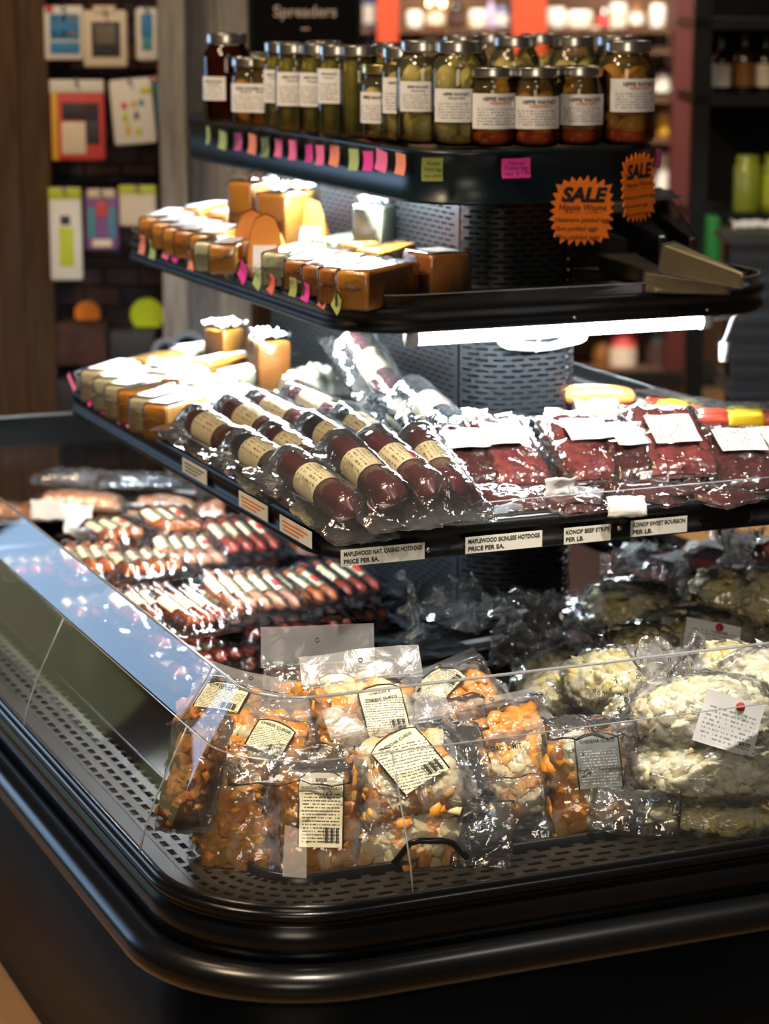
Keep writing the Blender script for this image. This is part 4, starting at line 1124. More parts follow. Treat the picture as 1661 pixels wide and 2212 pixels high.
# ================================================================== MEAT PACKS (front right of the lower shelf)
JG_ = 'dried meat packs on the lower shelf'
def jerky(pa, pb, z0, W, L, hmax, label, mat='jerky', tilt=.0, roll=0.0, lab=(-.3, .3, -.42, .42), seed=0):
    c, yaw, l = axis(at(*pa, z0 + .025), at(*pb, z0 + .025))
    z0 += abs(math.sin(tilt)) * (L or l) * .42
    return pack('meat_pack', label, 'meat pack', JG_, c, yaw, z0, L or l, W, hmax, mat, .38, 'film', lab, tilt, roll, seed, flange=.012)
for k, (x0, y0, x1, y1, z, W, L, nm, lb) in enumerate((
 (150, 270, 450, 440, .01, .085, .155, 'dried meat pack with white label directly beside the sausages', (-.28, .12, -.42, .5)),
 (330, 250, 660, 430, .012, .085, .17, 'dried meat pack second from the sausages, broad blank label', (-.3, .12, -.5, .4)),
 (690, 240, 1000, 400, .02, .09, .16, 'dried meat pack with a glaring label before the column', (-.35, .1, -.4, .5)),
 (920, 250, 1180, 390, .02, .085, .15, 'dried meat pack fourth along the shelf front', (-.3, .2, -.45, .45)),
 (1080, 200, 1380, 390, .028, .1, .17, 'raised dried meat pack with a tall label right of the column', (-.25, .3, -.45, .4)),
 (1330, 280, 1480, 400, .008, .06, .13, 'narrow dried meat pack between two labelled ones', (-.35, .3, -.4, .4)),
 (1420, 300, 1660, 440, .008, .095, .15, 'dried meat pack whose bumpy end hangs over the rail', (-.4, .1, -.45, .45)),
 (1590, 300, 1780, 400, .006, .09, .14, 'dried meat pack cut by the picture edge', (-.4, .1, -.45, .45)))):
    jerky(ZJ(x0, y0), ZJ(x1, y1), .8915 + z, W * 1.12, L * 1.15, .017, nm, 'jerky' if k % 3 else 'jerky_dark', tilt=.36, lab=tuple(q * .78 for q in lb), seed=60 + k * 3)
jerky(ZJ(550, 240), ZJ(880, 440), .9, .07, .18, .016, 'dark thin meat pack standing on edge among the labelled packs', 'jerky_dark', roll=.9, tilt=.1, lab=None, seed=90)
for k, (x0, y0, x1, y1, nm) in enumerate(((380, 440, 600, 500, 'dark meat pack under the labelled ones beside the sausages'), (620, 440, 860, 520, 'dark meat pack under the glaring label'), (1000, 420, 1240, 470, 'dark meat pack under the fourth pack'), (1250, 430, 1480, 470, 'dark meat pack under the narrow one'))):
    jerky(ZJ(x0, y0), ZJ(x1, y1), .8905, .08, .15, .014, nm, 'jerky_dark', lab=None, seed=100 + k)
def flap(name, label, pix, z, w, h, face, lean, mat, seed, curl=.012, group='loose paper label flaps', cat='paper'):
    u, v = pix; p = at(u, v, z)
    o = put(name, sheet(lambda x, y: curl * math.sin(y / h * 2.2 + seed) + curl * .9 * nz(x * 45, y * 45, seed) + .4 * curl * abs(nz(x * 110, y * 110, seed)), -w / 2, w / 2, -h / 2, h / 2, 12, 12, mat, name, wob=.005, seed=seed))
    o.matrix_world = Matrix.Translation(p) @ Matrix.Rotation(BYAW + face, 4, 'Z') @ Matrix.Rotation(lean, 4, 'X')
    m = o.modifiers.new('thickness', 'SOLIDIFY'); m.thickness = .0004
    return tag(o, label, cat, group)
for k, (x, y, z, w, h, f, ln, m, nm) in enumerate((
 (345, 195, .95, .045, .045, .3, .9, 'paper_white', 'pointed white flap standing between sausages and first meat pack'), (735, 185, .965, .06, .045, -.2, .8, 'paper_white', 'white flap leaning in front of the column'),
 (900, 140, .985, .075, .06, .2, .8, 'paper_white', 'crumpled white wrap right of the column foot'), (1070, 115, .985, .055, .03, -.1, .6, 'paper_white', 'flat white label behind the crumpled wrap'),
 (580, 240, .945, .03, .03, .4, .9, 'paper_white', 'small white flap on the pack standing on edge'),
 (730, 520, .905, .055, .05, .4, 1.2, 'paper_white', 'white flap hanging over the rail above the skinless label'), (845, 540, .9, .05, .035, -.3, 1.1, 'film_haze', 'cloudy film flap beside the hanging white one'),
 (1020, 570, .898, .06, .03, .1, 1.2, 'paper_white', 'torn white flap hanging above the beef strips label'), (1145, 475, .9, .05, .045, -.1, 1.3, 'paper_white', 'square white flap hanging above the rail screw'),
 (1030, 450, .905, .06, .03, .0, 1.2, 'film_haze', 'grey film fold behind the square flap'), (500, 600, .892, .05, .03, .3, 1.3, 'film_haze', 'crumpled film scrap above the skinless hotdog label'), (1480, 530, .89, .06, .025, 0, 1.2, 'film_haze', 'cloudy film scrap above the sweet bourbon label'))):
    flap('paper_flap' if 'white' in m else 'film_scrap', nm, ZJ(x, y), z, w, h, f, ln, m, k + 1)
# red sticks with yellow sleeves, orange ring sausage
def stickpack(x0, y0, x1, y1, z, label, nst=4):
    c, yaw, L = axis(at(*ZJ(x0, y0), z), at(*ZJ(x1, y1), z))
    o = root('stick_pack', label, 'sausage', 'red sausage sticks in yellow sleeves', mat=Matrix.Translation((c.x, c.y, z)) @ Matrix.Rotation(yaw, 4, 'Z'))
    for k in range(nst): put('sausage', capsule(L, .011, 'hotdog_red', 10), o, loc=(.004 * (k % 2), (k - nst / 2) * .016, .004 * (k % 2)))
    put('sleeve', rbox(L * .42, nst * .017 + .01, .031, .008, 'yellow_label', 'sleeve'), o, loc=(L * .12, -.008, -.002))
    put('pouch', sheet(lambda x, y: .034 + .003 * nz(x * 50, y * 50, x0), -L * .55, L * .55, -nst * .01, nst * .01, 16, 10, 'film', 'pouch', wob=.008, seed=x0), o)
stickpack(1310, 200, 1700, 205, .925, 'red sausage sticks in a yellow sleeve at the picture edge, upper pack')
stickpack(1380, 285, 1760, 300, .9, 'red sausage sticks in a yellow sleeve, lower pack')
stickpack(1120, 130, 1380, 190, .92, 'red sausage sticks behind the crumpled wrap with pale yellow sleeve', 3)
c = at(*ZJ(930, 50), .96)
o = root('ring_sausage', 'orange ring sausage coiled behind the column foot', 'sausage', loc=(c.x - .01, c.y, .92), rz=BYAW)
put('sausage', tube([(-.08, .02, .03), (-.05, .0, .034), (-.015, -.012, .036), (.02, -.014, .035), (.045, -.006, .03), (.055, .012, .026)], [.012, .017, .018, .018, .017, .01], 'orange_sausage', 12, 'sausage'), o)
put('sausage', tube([(-.03, .0, .006), (.0, -.014, .006), (.025, -.02, .004), (.045, -.014, .0), (.05, .005, -.006)], [.01, .016, .017, .016, .009], 'hotdog_brown', 12, 'sausage'), o)
# ================================================================== HOTDOG PACKS in the left well
_hd = {}
HG = 'vacuum-packed hotdogs in the well'
def hotdogs(fx, cx, cy, ax, ay, z, n, mat, label, seed, tilt=0.0, roll=0.0, curl=.012, labmat='cream_label', accent='ink_red', L=None):
    """cx,cy centre; ax,ay = the dogs' run, all in the crop fx"""
    a, b = fx(cx - ax / 2, cy - ay / 2), fx(cx + ax / 2, cy + ay / 2)
    c, yaw, l = axis(at(*a, z + .02), at(*b, z + .02))
    L = L or max(.13, min(.18, l)); r = .013
    o = root('hotdog_pack', label, 'hotdogs', HG, mat=Matrix.Translation((c.x, c.y, z)) @ Matrix.Rotation(yaw, 4, 'Z') @ Matrix.Rotation(tilt, 4, 'Y') @ Matrix.Rotation(roll, 4, 'X'))
    key = (round(L, 2), mat, round(curl, 3))
    if key not in _hd: _hd[key] = capsule(L, r, mat, 10, curl)
    W = n * 2 * r
    for k in range(n): put('hotdog', _hd[key], o, loc=(.002 * ((k * 7) % 3 - 1), (k - (n - 1) / 2) * 2 * r * 1.02, .002))
    def top(x, y):
        t = ((y / (2 * r * 1.02) + (n % 2) * .5) % 1.0) * 2 - 1
        return r + r * math.sqrt(max(.05, 1 - t * t * .92))
    kl = ('lab', n, labmat)
    if kl not in _hd:
        _hd[kl] = sheet(lambda x, y: .0042 + top(x, y), -.04, .034, -W / 2, W / 2, 3, n * 8, labmat, 'label')
        _hd[('acc', n)] = sheet(lambda x, y: .0052 + top(x, y), -.012, .02, W / 2 - .02, W / 2 - .004, 2, 8, accent, 'patch')
    lb = put('label', _hd[kl], o, loc=(0, -curl * .33, 0)); put('patch', _hd[('acc', n)], lb)
    kf = ('film', n, round(L, 2), seed % 4)
    if kf not in _hd:
        def hf(x, y):
            ex = max(0, abs(x) - L / 2 + .004) / .012; ey = max(0, abs(y - curl * .3) - W / 2 - .002) / .01
            k = math.exp(-ex * ex - ey * ey)
            return .004 + top(x, y) * k + .0012 * k + (1 - k) * (.004 + .004 * nz(x * 40, y * 40, seed)) + .0015 * nz(x * 120, y * 120, seed)
        _hd[kf] = sheet(hf, -L / 2 - .03, L / 2 + .03, -W / 2 - .022, W / 2 + .028, 30, n * 7, 'film', 'pouch', wob=.006, seed=seed, bottom=lambda x, y: .001)
    put('pouch', _hd[kf], o)
    return o
HD = [
 (ZA, 680, 1070, 150, 215, .60, 4, 'hotdog_orange', 'bright orange hotdogs curled at the top, nearest the guard edge'),
 (ZA, 1040, 1090, 170, 210, .605, 4, 'hotdog_orange', 'overexposed hotdog pack right of the bright orange one'),
 (ZB, 485, 290, 90, 110, .615, 4, 'hotdog_pink', 'pale curled hotdogs with a red label corner in the second row'),
 (ZB, 760, 215, 170, 110, .62, 4, 'hotdog_red', 'dark red hotdog pack under the shelf corner in the far row'),
 (ZB, 105, 190, 110, 60, .61, 3, 'hotdog_orange', 'hotdog pack with a purple label edge before the fish'),
 (ZB, 400, 140, 90, 50, .63, 3, 'hotdog_orange', 'horseshoe sausage pack with cream label in the far row'),
 (ZB, 280, 575, 180, 150, .595, 4, 'hotdog_brown', 'brown hotdogs with a red label corner against the guard'),
 (ZB, 570, 575, 200, 120, .605, 5, 'hotdog_brown', 'wide brown hotdog pack in the front row'),
 (ZB, 800, 500, 170, 120, .62, 5, 'hotdog_pink', 'pink curled hotdog pack lying on top in the front row'),
 (ZB, 1040, 485, 190, 100, .61, 4, 'hotdog_orange', 'orange hotdog pack with a white strip, second from the dark end'),
 (ZB, 1260, 435, 190, 100, .605, 4, 'hotdog_red', 'dull red hotdog pack at the dark end of the front row'),
 (ZA, 250, 1130, 120, 170, .56, 4, 'hotdog_red', 'dull hotdog pack seen through the side guard'),
 (ZA, 690, 1420, 150, 200, .555, 4, 'hotdog_brown', 'low hotdog pack behind the guard under the brown ones'),
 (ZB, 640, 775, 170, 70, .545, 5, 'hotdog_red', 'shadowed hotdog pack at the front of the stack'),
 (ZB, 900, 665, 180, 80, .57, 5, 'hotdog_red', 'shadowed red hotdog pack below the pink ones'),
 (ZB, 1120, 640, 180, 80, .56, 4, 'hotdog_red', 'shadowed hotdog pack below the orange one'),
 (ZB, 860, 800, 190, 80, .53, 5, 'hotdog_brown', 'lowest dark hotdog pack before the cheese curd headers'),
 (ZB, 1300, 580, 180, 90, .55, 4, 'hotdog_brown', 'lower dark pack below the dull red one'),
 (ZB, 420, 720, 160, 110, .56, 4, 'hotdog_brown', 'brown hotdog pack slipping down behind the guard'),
 (ZB, 500, 860, 170, 100, .52, 4, 'hotdog_brown', 'bottom hotdog pack at the guard corner'),
]
for k, (fx, cx, cy, ax, ay, z, n, m, nm) in enumerate(HD):
    hotdogs(fx, cx, cy, ax, ay, z, n, m, nm, k, tilt=(.05, -.03, .04, .1, 0, .06, .04, .05, .1, .08, .1, -.1, -.1, .1, .05, .08, .06, .05, 0, 0)[k], roll=(0, .05, -.05)[k % 3], curl=(.022, .012, .02, .006, .01, .03, .02, .016, .018, .006, .006, .01, .012, .006, .006, .006, .006, .006, .01, .01)[k])
# plain layers below so that the packs lie on something
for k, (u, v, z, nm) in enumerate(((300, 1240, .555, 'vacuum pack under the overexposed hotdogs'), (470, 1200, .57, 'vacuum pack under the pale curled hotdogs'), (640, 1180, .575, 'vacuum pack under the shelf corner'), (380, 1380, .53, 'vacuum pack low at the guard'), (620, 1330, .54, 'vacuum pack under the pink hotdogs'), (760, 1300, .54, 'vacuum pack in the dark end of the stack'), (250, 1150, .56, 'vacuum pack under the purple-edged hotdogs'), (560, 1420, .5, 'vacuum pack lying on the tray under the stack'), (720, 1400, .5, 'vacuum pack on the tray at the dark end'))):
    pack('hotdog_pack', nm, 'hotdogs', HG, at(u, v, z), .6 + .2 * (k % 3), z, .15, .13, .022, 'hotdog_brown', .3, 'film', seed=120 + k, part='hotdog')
# smoked fish
for k, (x, y, yaw, z, L, nm) in enumerate(((590, 555, -.1, .66, .17, 'orange smoked fillet in clear film, uppermost at the back of the well'), (720, 640, -.1, .63, .2, 'orange smoked fillet with white strip under the uppermost one'), (1200, 560, .0, .64, .13, 'small bright orange fillet pack near the shelf rail'), (110, 640, .1, .60, .15, 'brown smoked fillet behind the side guard'), (1000, 420, .2, .68, .18, 'dark fish pack with bright film creases at the back'), (560, 400, 0, .68, .16, 'silvery film-wrapped fish at the far left back'))):
    u, v = ZA(x, y)
    pack('fish_pack', nm, 'fish', 'smoked fish packs in the well', at(u, v, z), BYAW + yaw, z - .04, L, .07, .022, 'salmon' if k < 4 else 'fish_skin', .25, 'film_soft', lab=(.1, .45, -.4, .1) if k in (1, 2) else None, seed=140 + k, labmat='paper_white', part='fillet', tilt=.05)
p = ZA(1550, 650); pack('meat_pack', 'pink bulging sausage pack under the shelf rail', 'meat pack', None, at(*p, .64), 1.0, .6, .12, .08, .035, 'hotdog_pink', .4, 'film', seed=150, part='sausage')
o = flap('price_card', 'cream price card standing beside the fish packs', ZA(340, 730), .62, .07, .045, .1, 1.1, 'cream_tag', 3, curl=.002, group=None, cat='card')
flap('paper_flap', 'pointed white wrapper corner standing before the dark fish pack', ZA(560, 790), .62, .06, .06, .2, .9, 'paper_white', 5, curl=.01)

# ================================================================== CHEESE CURD BAGS
CM = [blob(.0165, .0115, .0095, 'curd_orange', s, .55, 1.5, 9, 7, 'cheese_curd') for s in range(6)]
_cm = {}
def curd_mesh(mat, k):
    if (mat, k) not in _cm: _cm[(mat, k)] = remat(CM[k], mat)
    return _cm[(mat, k)]
CG = 'bagged cheddar curds'
def curd_bag(pix, z, w, h, T, label, mats, tilt=60, turn=0, roll=0, lab=None, title=None, header=0.0, seed=0, filmm='film_bag', dens=.018, size=1.0, fillh=(-.5, .42), labmat='curd_label'):
    u, v = pix; p = at(u, v, z)
    o = root('curd_bag', label, 'curd bag', CG, mat=Matrix.Translation(p) @ Matrix.Rotation(BYAW + math.radians(turn), 4, 'Z') @ Matrix.Rotation(math.radians(tilt), 4, 'X') @ Matrix.Rotation(math.radians(roll), 4, 'Z'))
    R_ = random.Random(seed + 5)
    def prof(x, y):
        fx, fy = abs(2 * x / w), abs(2 * y / h)
        if fx >= 1 or fy >= 1: return 0.0
        return ((1 - fx ** 3) * (1 - fy ** 4)) ** .6
    def front(x, y): return T * prof(x, y) * (1.1 + .12 * nz(x * 38, y * 38, seed)) + .005 * abs(nz(x * 45 + 3, y * 45, seed)) + .003 * nz(x * 140, y * 140, seed + 2)
    def back(x, y): return -T * .7 * prof(x, y) + .003 * nz(x * 45, y * 45, seed + 7)
    # curds
    y = fillh[0] * h + .014 * size
    while y < min(fillh[1] * h, h / 2 - .02 * size):
        x = -w / 2 + .004 + .014 * size
        while x < w / 2 - .004 - .013 * size:
            xx, yy = x + R_.uniform(-.006, .006), y + R_.uniform(-.006, .006)
            t = T * prof(xx, yy)
            if t > .0125:
                m = R_.choice(mats)
                o2 = put('cheese_curd', curd_mesh(m, R_.randrange(6)), o, loc=(xx, yy, max(0, t * .96 - .0115 * size) - R_.uniform(0, .003)), rot=(R_.uniform(-.5, .5), R_.uniform(-.4, .4), R_.uniform(-3, 3)))
                k = R_.uniform(.95, 1.35) * size; o2.scale = (k, k, k * .78)
            x += dens * size
        y += dens * size * .95
    put('curd_core', blob(w * .36, h * .36, T * .5, mats[0], seed, .2, 2, 12, 8, 'curd_core'), o, loc=(0, (fillh[0] + fillh[1]) / 2 * h * .8, -T * .1))
    hd = header
    put('bag_film', sheet(front, -w / 2 - .006, w / 2 + .006, -h / 2 - .008, h / 2 + .006, 34, 40, filmm, 'bag_film', wob=.007, seed=seed, bottom=back), o)
    if hd:
        hy0, hy1 = h / 2, h / 2 + hd
        put('header', sheet(lambda x, y: .004 * math.sin(x * 30 + seed) + .002 * nz(x * 30, y * 30, seed), -w / 2 - .008, w / 2 + .008, hy0, hy1, 20, 6, 'film_haze', 'header'), o)
        put('zip_seam', tube([(x * (w + .016) / 10 - w / 2 - .008, hy0 + .004, .004 * math.sin((x * (w + .016) / 10 - w / 2 - .008) * 30 + seed) + .001) for x in range(11)], .0012, 'film_haze', 6, 'zip_seam'), o)
        put('hang_hole', tube([(.003 * math.cos(a), hy1 - hd * .35 + .003 * math.sin(a), .004 * math.sin(seed) + .0015) for a in [k * math.pi / 5 for k in range(10)]], .0007, 'ink_grey', 5, 'hang_hole', closed=True), o)
    if lab:
        lx, ly, lw, lh, lr = lab
        cr, sr = math.cos(lr), math.sin(lr)
        me = sheet(lambda x, y: 0, -lw / 2, lw / 2, -lh / 2, lh / 2, 8, 10, labmat, 'label')
        def surf(c, e):
            X, Y = lx + c.x * cr - c.y * sr, ly + c.x * sr + c.y * cr
            return (X, Y, T * prof(X, Y) * (1.08 + .1 * nz(X * 38, Y * 38, seed)) + .0035 + e)
        # rounded top with dark border
        move_mesh(me, lambda c: surf(c, 0))
        lo = put('label', me, o)
        bd = tube([surf(Vector((x, yv, 0)), .0005) for x, yv in ((-lw / 2, -lh / 2), (-lw / 2, 0), (-lw / 2, lh * .42), (-lw * .3, lh / 2), (0, lh * .54), (lw * .3, lh / 2), (lw / 2, lh * .42), (lw / 2, 0), (lw / 2, -lh / 2))], .0011, 'ink', 5, 'label_border')
        put('label_border', bd, lo)
        if title:
            for k, (t, ww, yy) in enumerate(title):
                tm = text(t, lw * ww, 'ink', bold=.015)
                put('lettering', move_mesh(tm, lambda c: surf(Vector((c.x, c.y + lh * yy, 0)), .001)), lo)
        bars = []
        if labmat == 'curd_label':
            for k in range(9):
                x = lw * (.06 + .04 * k); wd_ = lw * .012 * (1 + (k * 5) % 3)
                a = [surf(Vector((x, -lh * .44, 0)), .0009), surf(Vector((x + wd_, -lh * .44, 0)), .0009), surf(Vector((x + wd_, -lh * .24, 0)), .0009), surf(Vector((x, -lh * .24, 0)), .0009)]
                bars += a
            put('barcode', mk('barcode', bars, [tuple(range(4 * i, 4 * i + 4)) for i in range(9)], 'ink', False), lo)
    return o
CT = (('CHEESE CURDS', .8, .38), ('10 OZ', .3, .28))
OR = ['curd_orange', 'curd_orange', 'curd_gold']; MX = ['curd_pale', 'curd_gold', 'curd_pale', 'curd_orange']
def E_(x, y): return ZE(x, y)
curd_bag(ZE(330, 920), .548, .125, .165, .028, 'orange curd bag filling the lower guard corner', OR, 62, -18, 12, seed=1, fillh=(-.5, .3))
curd_bag(ZE(745, 920), .548, .135, .17, .03, 'beer cheddar curd bag with upright label, front centre', OR, 66, 3, -2, (.0, .01, .06, .1, 0), (('BEER', .25, .4), ('CHEDDAR CHEESE CURDS', .92, .29)), .0, 2)
curd_bag(ZE(1170, 700), .60, .16, .15, .03, 'mixed cheddar curd bag with a tilted label above the handle', MX, 42, 6, 12, (0, .005, .075, .085, .35), (('CHEDDAR CURDS', .7, .36),), .05, 3)
curd_bag(ZE(440, 600), .615, .15, .12, .026, 'curd bag with a small label behind the load line at the corner', OR + ['curd_pale'], 38, -8, -6, (.02, .01, .055, .05, -.2), (('CHEESE CURDS', .8, .35),), .045, 4)
curd_bag(ZE(290, 390), .65, .13, .1, .024, 'curd bag at the back left with a crinkled label', OR, 30, -20, -10, (0, 0, .07, .05, .1), CT, .03, 5)
curd_bag(ZE(735, 345), .64, .15, .1, .024, 'curd bag with a grey punched header rising highest at the back', OR, 68, -5, 3, (.03, .0, .05, .07, 0), None, .06, 6)
curd_bag(ZE(980, 440), .65, .155, .12, .026, 'curd bag with header just under the guard top edge', MX + ['curd_orange'], 48, 4, 5, (.02, .0, .06, .075, .1), (('CHEDDAR &', .5, .36), ('CHEESE CURDS', .75, .22)), .05, 7)
curd_bag(ZE(1190, 930), .545, .15, .14, .028, 'pale curd bag behind the wire handle', MX, 60, 10, -8, None, None, .0, 8, 'film_soft')
curd_bag(ZE(1440, 330), .62, .12, .1, .024, 'orange curd bag at the back right of the curd pile', OR, 40, 12, 25, (-.03, .03, .07, .05, .3), None, .02, 9)
curd_bag(ZE(1640, 470), .60, .14, .08, .024, 'orange curd bag lying behind the wet guard panel', OR, 35, 12, 10, None, None, .02, 10)
curd_bag(ZE(560, 500), .63, .14, .1, .024, 'curd bag buried in the centre of the pile', OR, 40, -5, 0, None, None, .0, 14, 'film_soft')
curd_bag(ZE(130, 700), .60, .1, .15, .02, 'curd bag edge pressed against the curved guard corner', OR, 60, -45, 15, None, None, .0, 15, 'film_soft')
curd_bag(ZF(760, 1390), .556, .135, .165, .034, 'curd bag of big orange and cream chunks with a dark label', ['curd_orange', 'curd_gold', 'curd_white'], 68, 4, 3, (.005, .025, .062, .075, .0), (('CHEDDAR CURDS', .8, .38),), .0, 11, size=1.3, labmat='curd_label_dark')
curd_bag(ZF(370, 1370), .55, .11, .13, .026, 'pale curd bag leaning between the handle and the chunk bag', MX, 60, -6, 20, None, None, .0, 12, 'film_soft')
for k, (x, y, z, w, h, f, ln, nm) in enumerate(((1530, 990, .535, .085, .1, -.1, .9, 'stiff clear bag corner standing right of the handle'), (600, 650, .63, .17, .05, -.05, .5, 'clear bag fold draped over the beer curd bag'), (1400, 420, .64, .09, .05, .3, .5, 'bag corner sticking up below the guard edge'), (1430, 640, .6, .07, .12, .2, .7, 'long clear bag fold hanging right of the tilted label'), (700, 440, .64, .1, .07, 0, .4, 'shiny bag fold in the middle of the curd pile'))):
    flap('bag_fold', nm, ZE(x, y), z, w, h, f, ln, 'film', 30 + k, .014, 'loose clear bag folds', 'film')
for k, (x, y, z, w, h, f, ln, nm) in enumerate(((330, 1540, .53, .12, .09, .2, .9, 'crumpled bag bottom left of the chunk bag'), (980, 1560, .53, .12, .07, -.2, .6, 'crinkled bag corner right of the chunk bag'), (740, 1130, .64, .13, .05, .1, .4, 'bag fold crossing the load line above the chunk bag'), (1000, 1270, .58, .06, .09, -.4, .9, 'bag edge standing between chunk bag and white sacks'))):
    flap('bag_fold', nm, ZF(x, y), z, w, h, f, ln, 'film', 50 + k, .014, 'loose clear bag folds', 'film')

# ================================================================== WHITE CURD SACKS
FM = [blob(.0165, .0085, .0075, 'curd_cream', s + 20, .7, 1.9, 10, 7, 'cheese_curd') for s in range(6)]
def sack_curd(mat, k):
    if (mat, 's', k) not in _cm: _cm[(mat, 's', k)] = remat(FM[k], mat)
    return _cm[(mat, 's', k)]
def sack(pix, z, rx, ry, rz, label, mats, lab=None, tie=None, seed=0, filmm='film_milky', logo=True, turn=0.0, n=70):
    n = int(n * 1.9)
    u, v = pix; p = at(u, v, z)
    o = root('curd_sack', label, 'curd sack', 'tied sacks of fresh curds', loc=p, rz=BYAW + turn)
    R_ = random.Random(seed)
    for k in range(n):
        # even spread over the sack surface, camera-side and top are the ones that show
        g = (k + .5) / n; ph = math.acos(1 - 1.75 * g); th = math.pi * (1 + 5 ** .5) * k
        d = Vector((math.sin(ph) * math.cos(th), math.sin(ph) * math.sin(th), math.cos(ph)))
        m = R_.choice(mats)
        q = put('cheese_curd', sack_curd(m, R_.randrange(6)), o, loc=(d.x * rx * .85, d.y * ry * .85, d.z * rz * .85), rot=(R_.uniform(-.5, .5), R_.uniform(-.5, .5), R_.uniform(-3, 3)))
        s_ = R_.uniform(.75, 1.2); q.scale = (s_, s_, s_)
    put('curd_core', blob(rx * .88, ry * .88, rz * .88, mats[0], seed, .12, 6, 26, 18, 'curd_core'), o)
    fb = blob(rx * 1.04, ry * 1.04, rz * 1.06, filmm, seed + 3, .1, 4, 48, 32, 'bag_film')
    put('bag_film', move_mesh(fb, lambda c: c * (1 + .09 * (.5 - abs(nz(c.x * 28, c.y * 28, c.z * 28 + seed))) + .04 * nz(c.x * 90, c.y * 90, c.z * 90))), o)
    if lab:
        lx, lz, lw, lh, lr = lab
        ly = -ry * 1.02 * math.sqrt(max(.1, 1 - (lx / rx) ** 2 - (lz / rz) ** 2)) - .004
        nrm = Vector((lx / rx ** 2, ly / ry ** 2, lz / rz ** 2)).normalized()
        l = put('label', sheet(lambda x, y: .003 * nz(x * 40, y * 40, seed), -lw / 2, lw / 2, -lh / 2, lh / 2, 6, 6, 'deli_label', 'label', wob=.002, seed=seed), o)
        xax = Vector((1, 0, 0)); yax = nrm.cross(xax).normalized(); xax = yax.cross(nrm)
        l.matrix_local = Matrix.Translation(Vector((lx, ly, lz)) + nrm * .002) @ Matrix((xax, yax, nrm)).transposed().to_4x4() @ Matrix.Rotation(lr, 4, 'Z')
        if logo:
            put('logo', lathe([(.0065, .0), (.0065, .0008)], 'ink_red', 12, 'logo'), l, loc=(lw * .1, lh * .36, .003))
            put('lettering', text('KONOP', lw * .22, 'ink_green', bold=.03), l, loc=(lw * .14, lh * .22, .0035))
            put('lettering', text('$5.77', lw * .2, 'ink', bold=.03), l, loc=(lw * .34, -lh * .3, .0035))
    if tie:
        tx, tz, th_, tw = tie
        vs, fs = [], []
        prof = [(.02, 0), (.012, .15), (.008, .25), (.014, .4), (.75 * tw, .65), (tw, .85), (tw * .9, 1.0)]
        nn = 26
        for (r, f) in prof:
            for k in range(nn):
                a = 2 * math.pi * k / nn
                rr = r * (1 + (.35 if f > .3 else .15) * math.sin(5 * a + seed) * .6 + .3 * nz(math.cos(a) * 2.2, math.sin(a) * 2.2, f * 2 + seed))
                vs.append((tx + rr * math.cos(a) + .01 * f * nz(f * 3, seed, a), rr * .55 * math.sin(a), tz + th_ * f * (1 + .12 * nz(math.cos(a) * 3, math.sin(a) * 3, seed))))
        for i in range(len(prof) - 1):
            for k in range(nn): fs.append((i * nn + k, i * nn + (k + 1) % nn, (i + 1) * nn + (k + 1) % nn, (i + 1) * nn + k))
        put('gathered_top', mk('gathered_top', vs, fs, filmm), o)
        put('tie', tube([(tx + .0095 * math.cos(a), .006 * math.sin(a), tz + th_ * .25) for a in [k * math.pi / 6 for k in range(12)]], .0025, 'white_plastic', 6, 'tie', closed=True), o)
    return o
CR = ['curd_cream', 'curd_cream', 'curd_yellow']; WH = ['curd_white', 'curd_white', 'curd_cream']; YE = ['curd_yellow', 'curd_cream']
sack(ZF(1340, 1050), .635, .115, .08, .055, 'plump white curd sack with a price sticker, top of the stack', WH, (.02, .012, .085, .075, -.3), (-.075, .03, .07, .04), 201, 'film_milky', n=80)
sack(ZF(1370, 1330), .565, .13, .085, .05, 'wide white curd sack in the middle of the stack', WH, None, None, 202, 'film_milky', n=80)
sack(ZF(1380, 1530), .51, .13, .085, .036, 'yellowish curd sack at the bottom of the stack', YE, None, None, 203, 'film_milky', n=60)
sack(ZF(1630, 930), .65, .07, .07, .06, 'bright white curd sack cut by the picture edge', WH, None, None, 204, 'film_milky', n=50)
sack(ZF(1450, 800), .665, .06, .06, .032, 'greenish curd sack behind the guard top edge', CR, (.06, .02, .06, .04, .1), None, 205, 'film_milky', n=40)
sack(ZF(1660, 1430), .53, .06, .08, .05, 'yellow curd sack at the picture edge beside the stack', YE, None, None, 206, n=40)
sack(ZF(1000, 1080), .60, .05, .06, .035, 'small white curd sack left of the plump one', WH, None, None, 207, n=40)
sack(ZF(1060, 1190), .575, .06, .06, .05, 'white curd sack squeezed beside the chunk curds', WH, None, None, 208, n=40)
sack(ZF(950, 530), .64, .085, .075, .055, 'shaded curd sack with thick sticks in the dark well', CR, None, None, 209, 'film_milky', n=60)
sack(ZF(1270, 650), .625, .1, .08, .045, 'shaded curd sack wearing a crooked price sticker', CR, (.02, .015, .09, .06, -.15), None, 210, 'film_milky', n=70)
sack(ZF(1440, 440), .66, .06, .06, .045, 'shaded curd sack with a twisted top near the red meat', CR, None, (.02, .03, .08, .03), 211, 'film_milky', n=45)
sack(ZF(1640, 480), .65, .06, .06, .06, 'shaded curd sack at the picture edge in the dark well', CR, None, None, 212, 'film_milky', n=45)
sack(ZF(620, 920), .58, .085, .075, .06, 'curd sack behind the wet guard panel, left one', CR, None, None, 213, n=60)
sack(ZF(860, 900), .60, .085, .075, .055, 'curd sack behind the water drops on the guard', CR, None, None, 214, n=60)
sack(ZF(1000, 690), .63, .06, .06, .035, 'small shaded curd sack below the thick sticks', CR, None, None, 215, 'film_milky', n=40)
sack(ZF(1400, 720), .6, .12, .07, .04, 'flat shaded curd sack behind the guard top edge', CR, None, None, 216, 'film_milky', n=50)
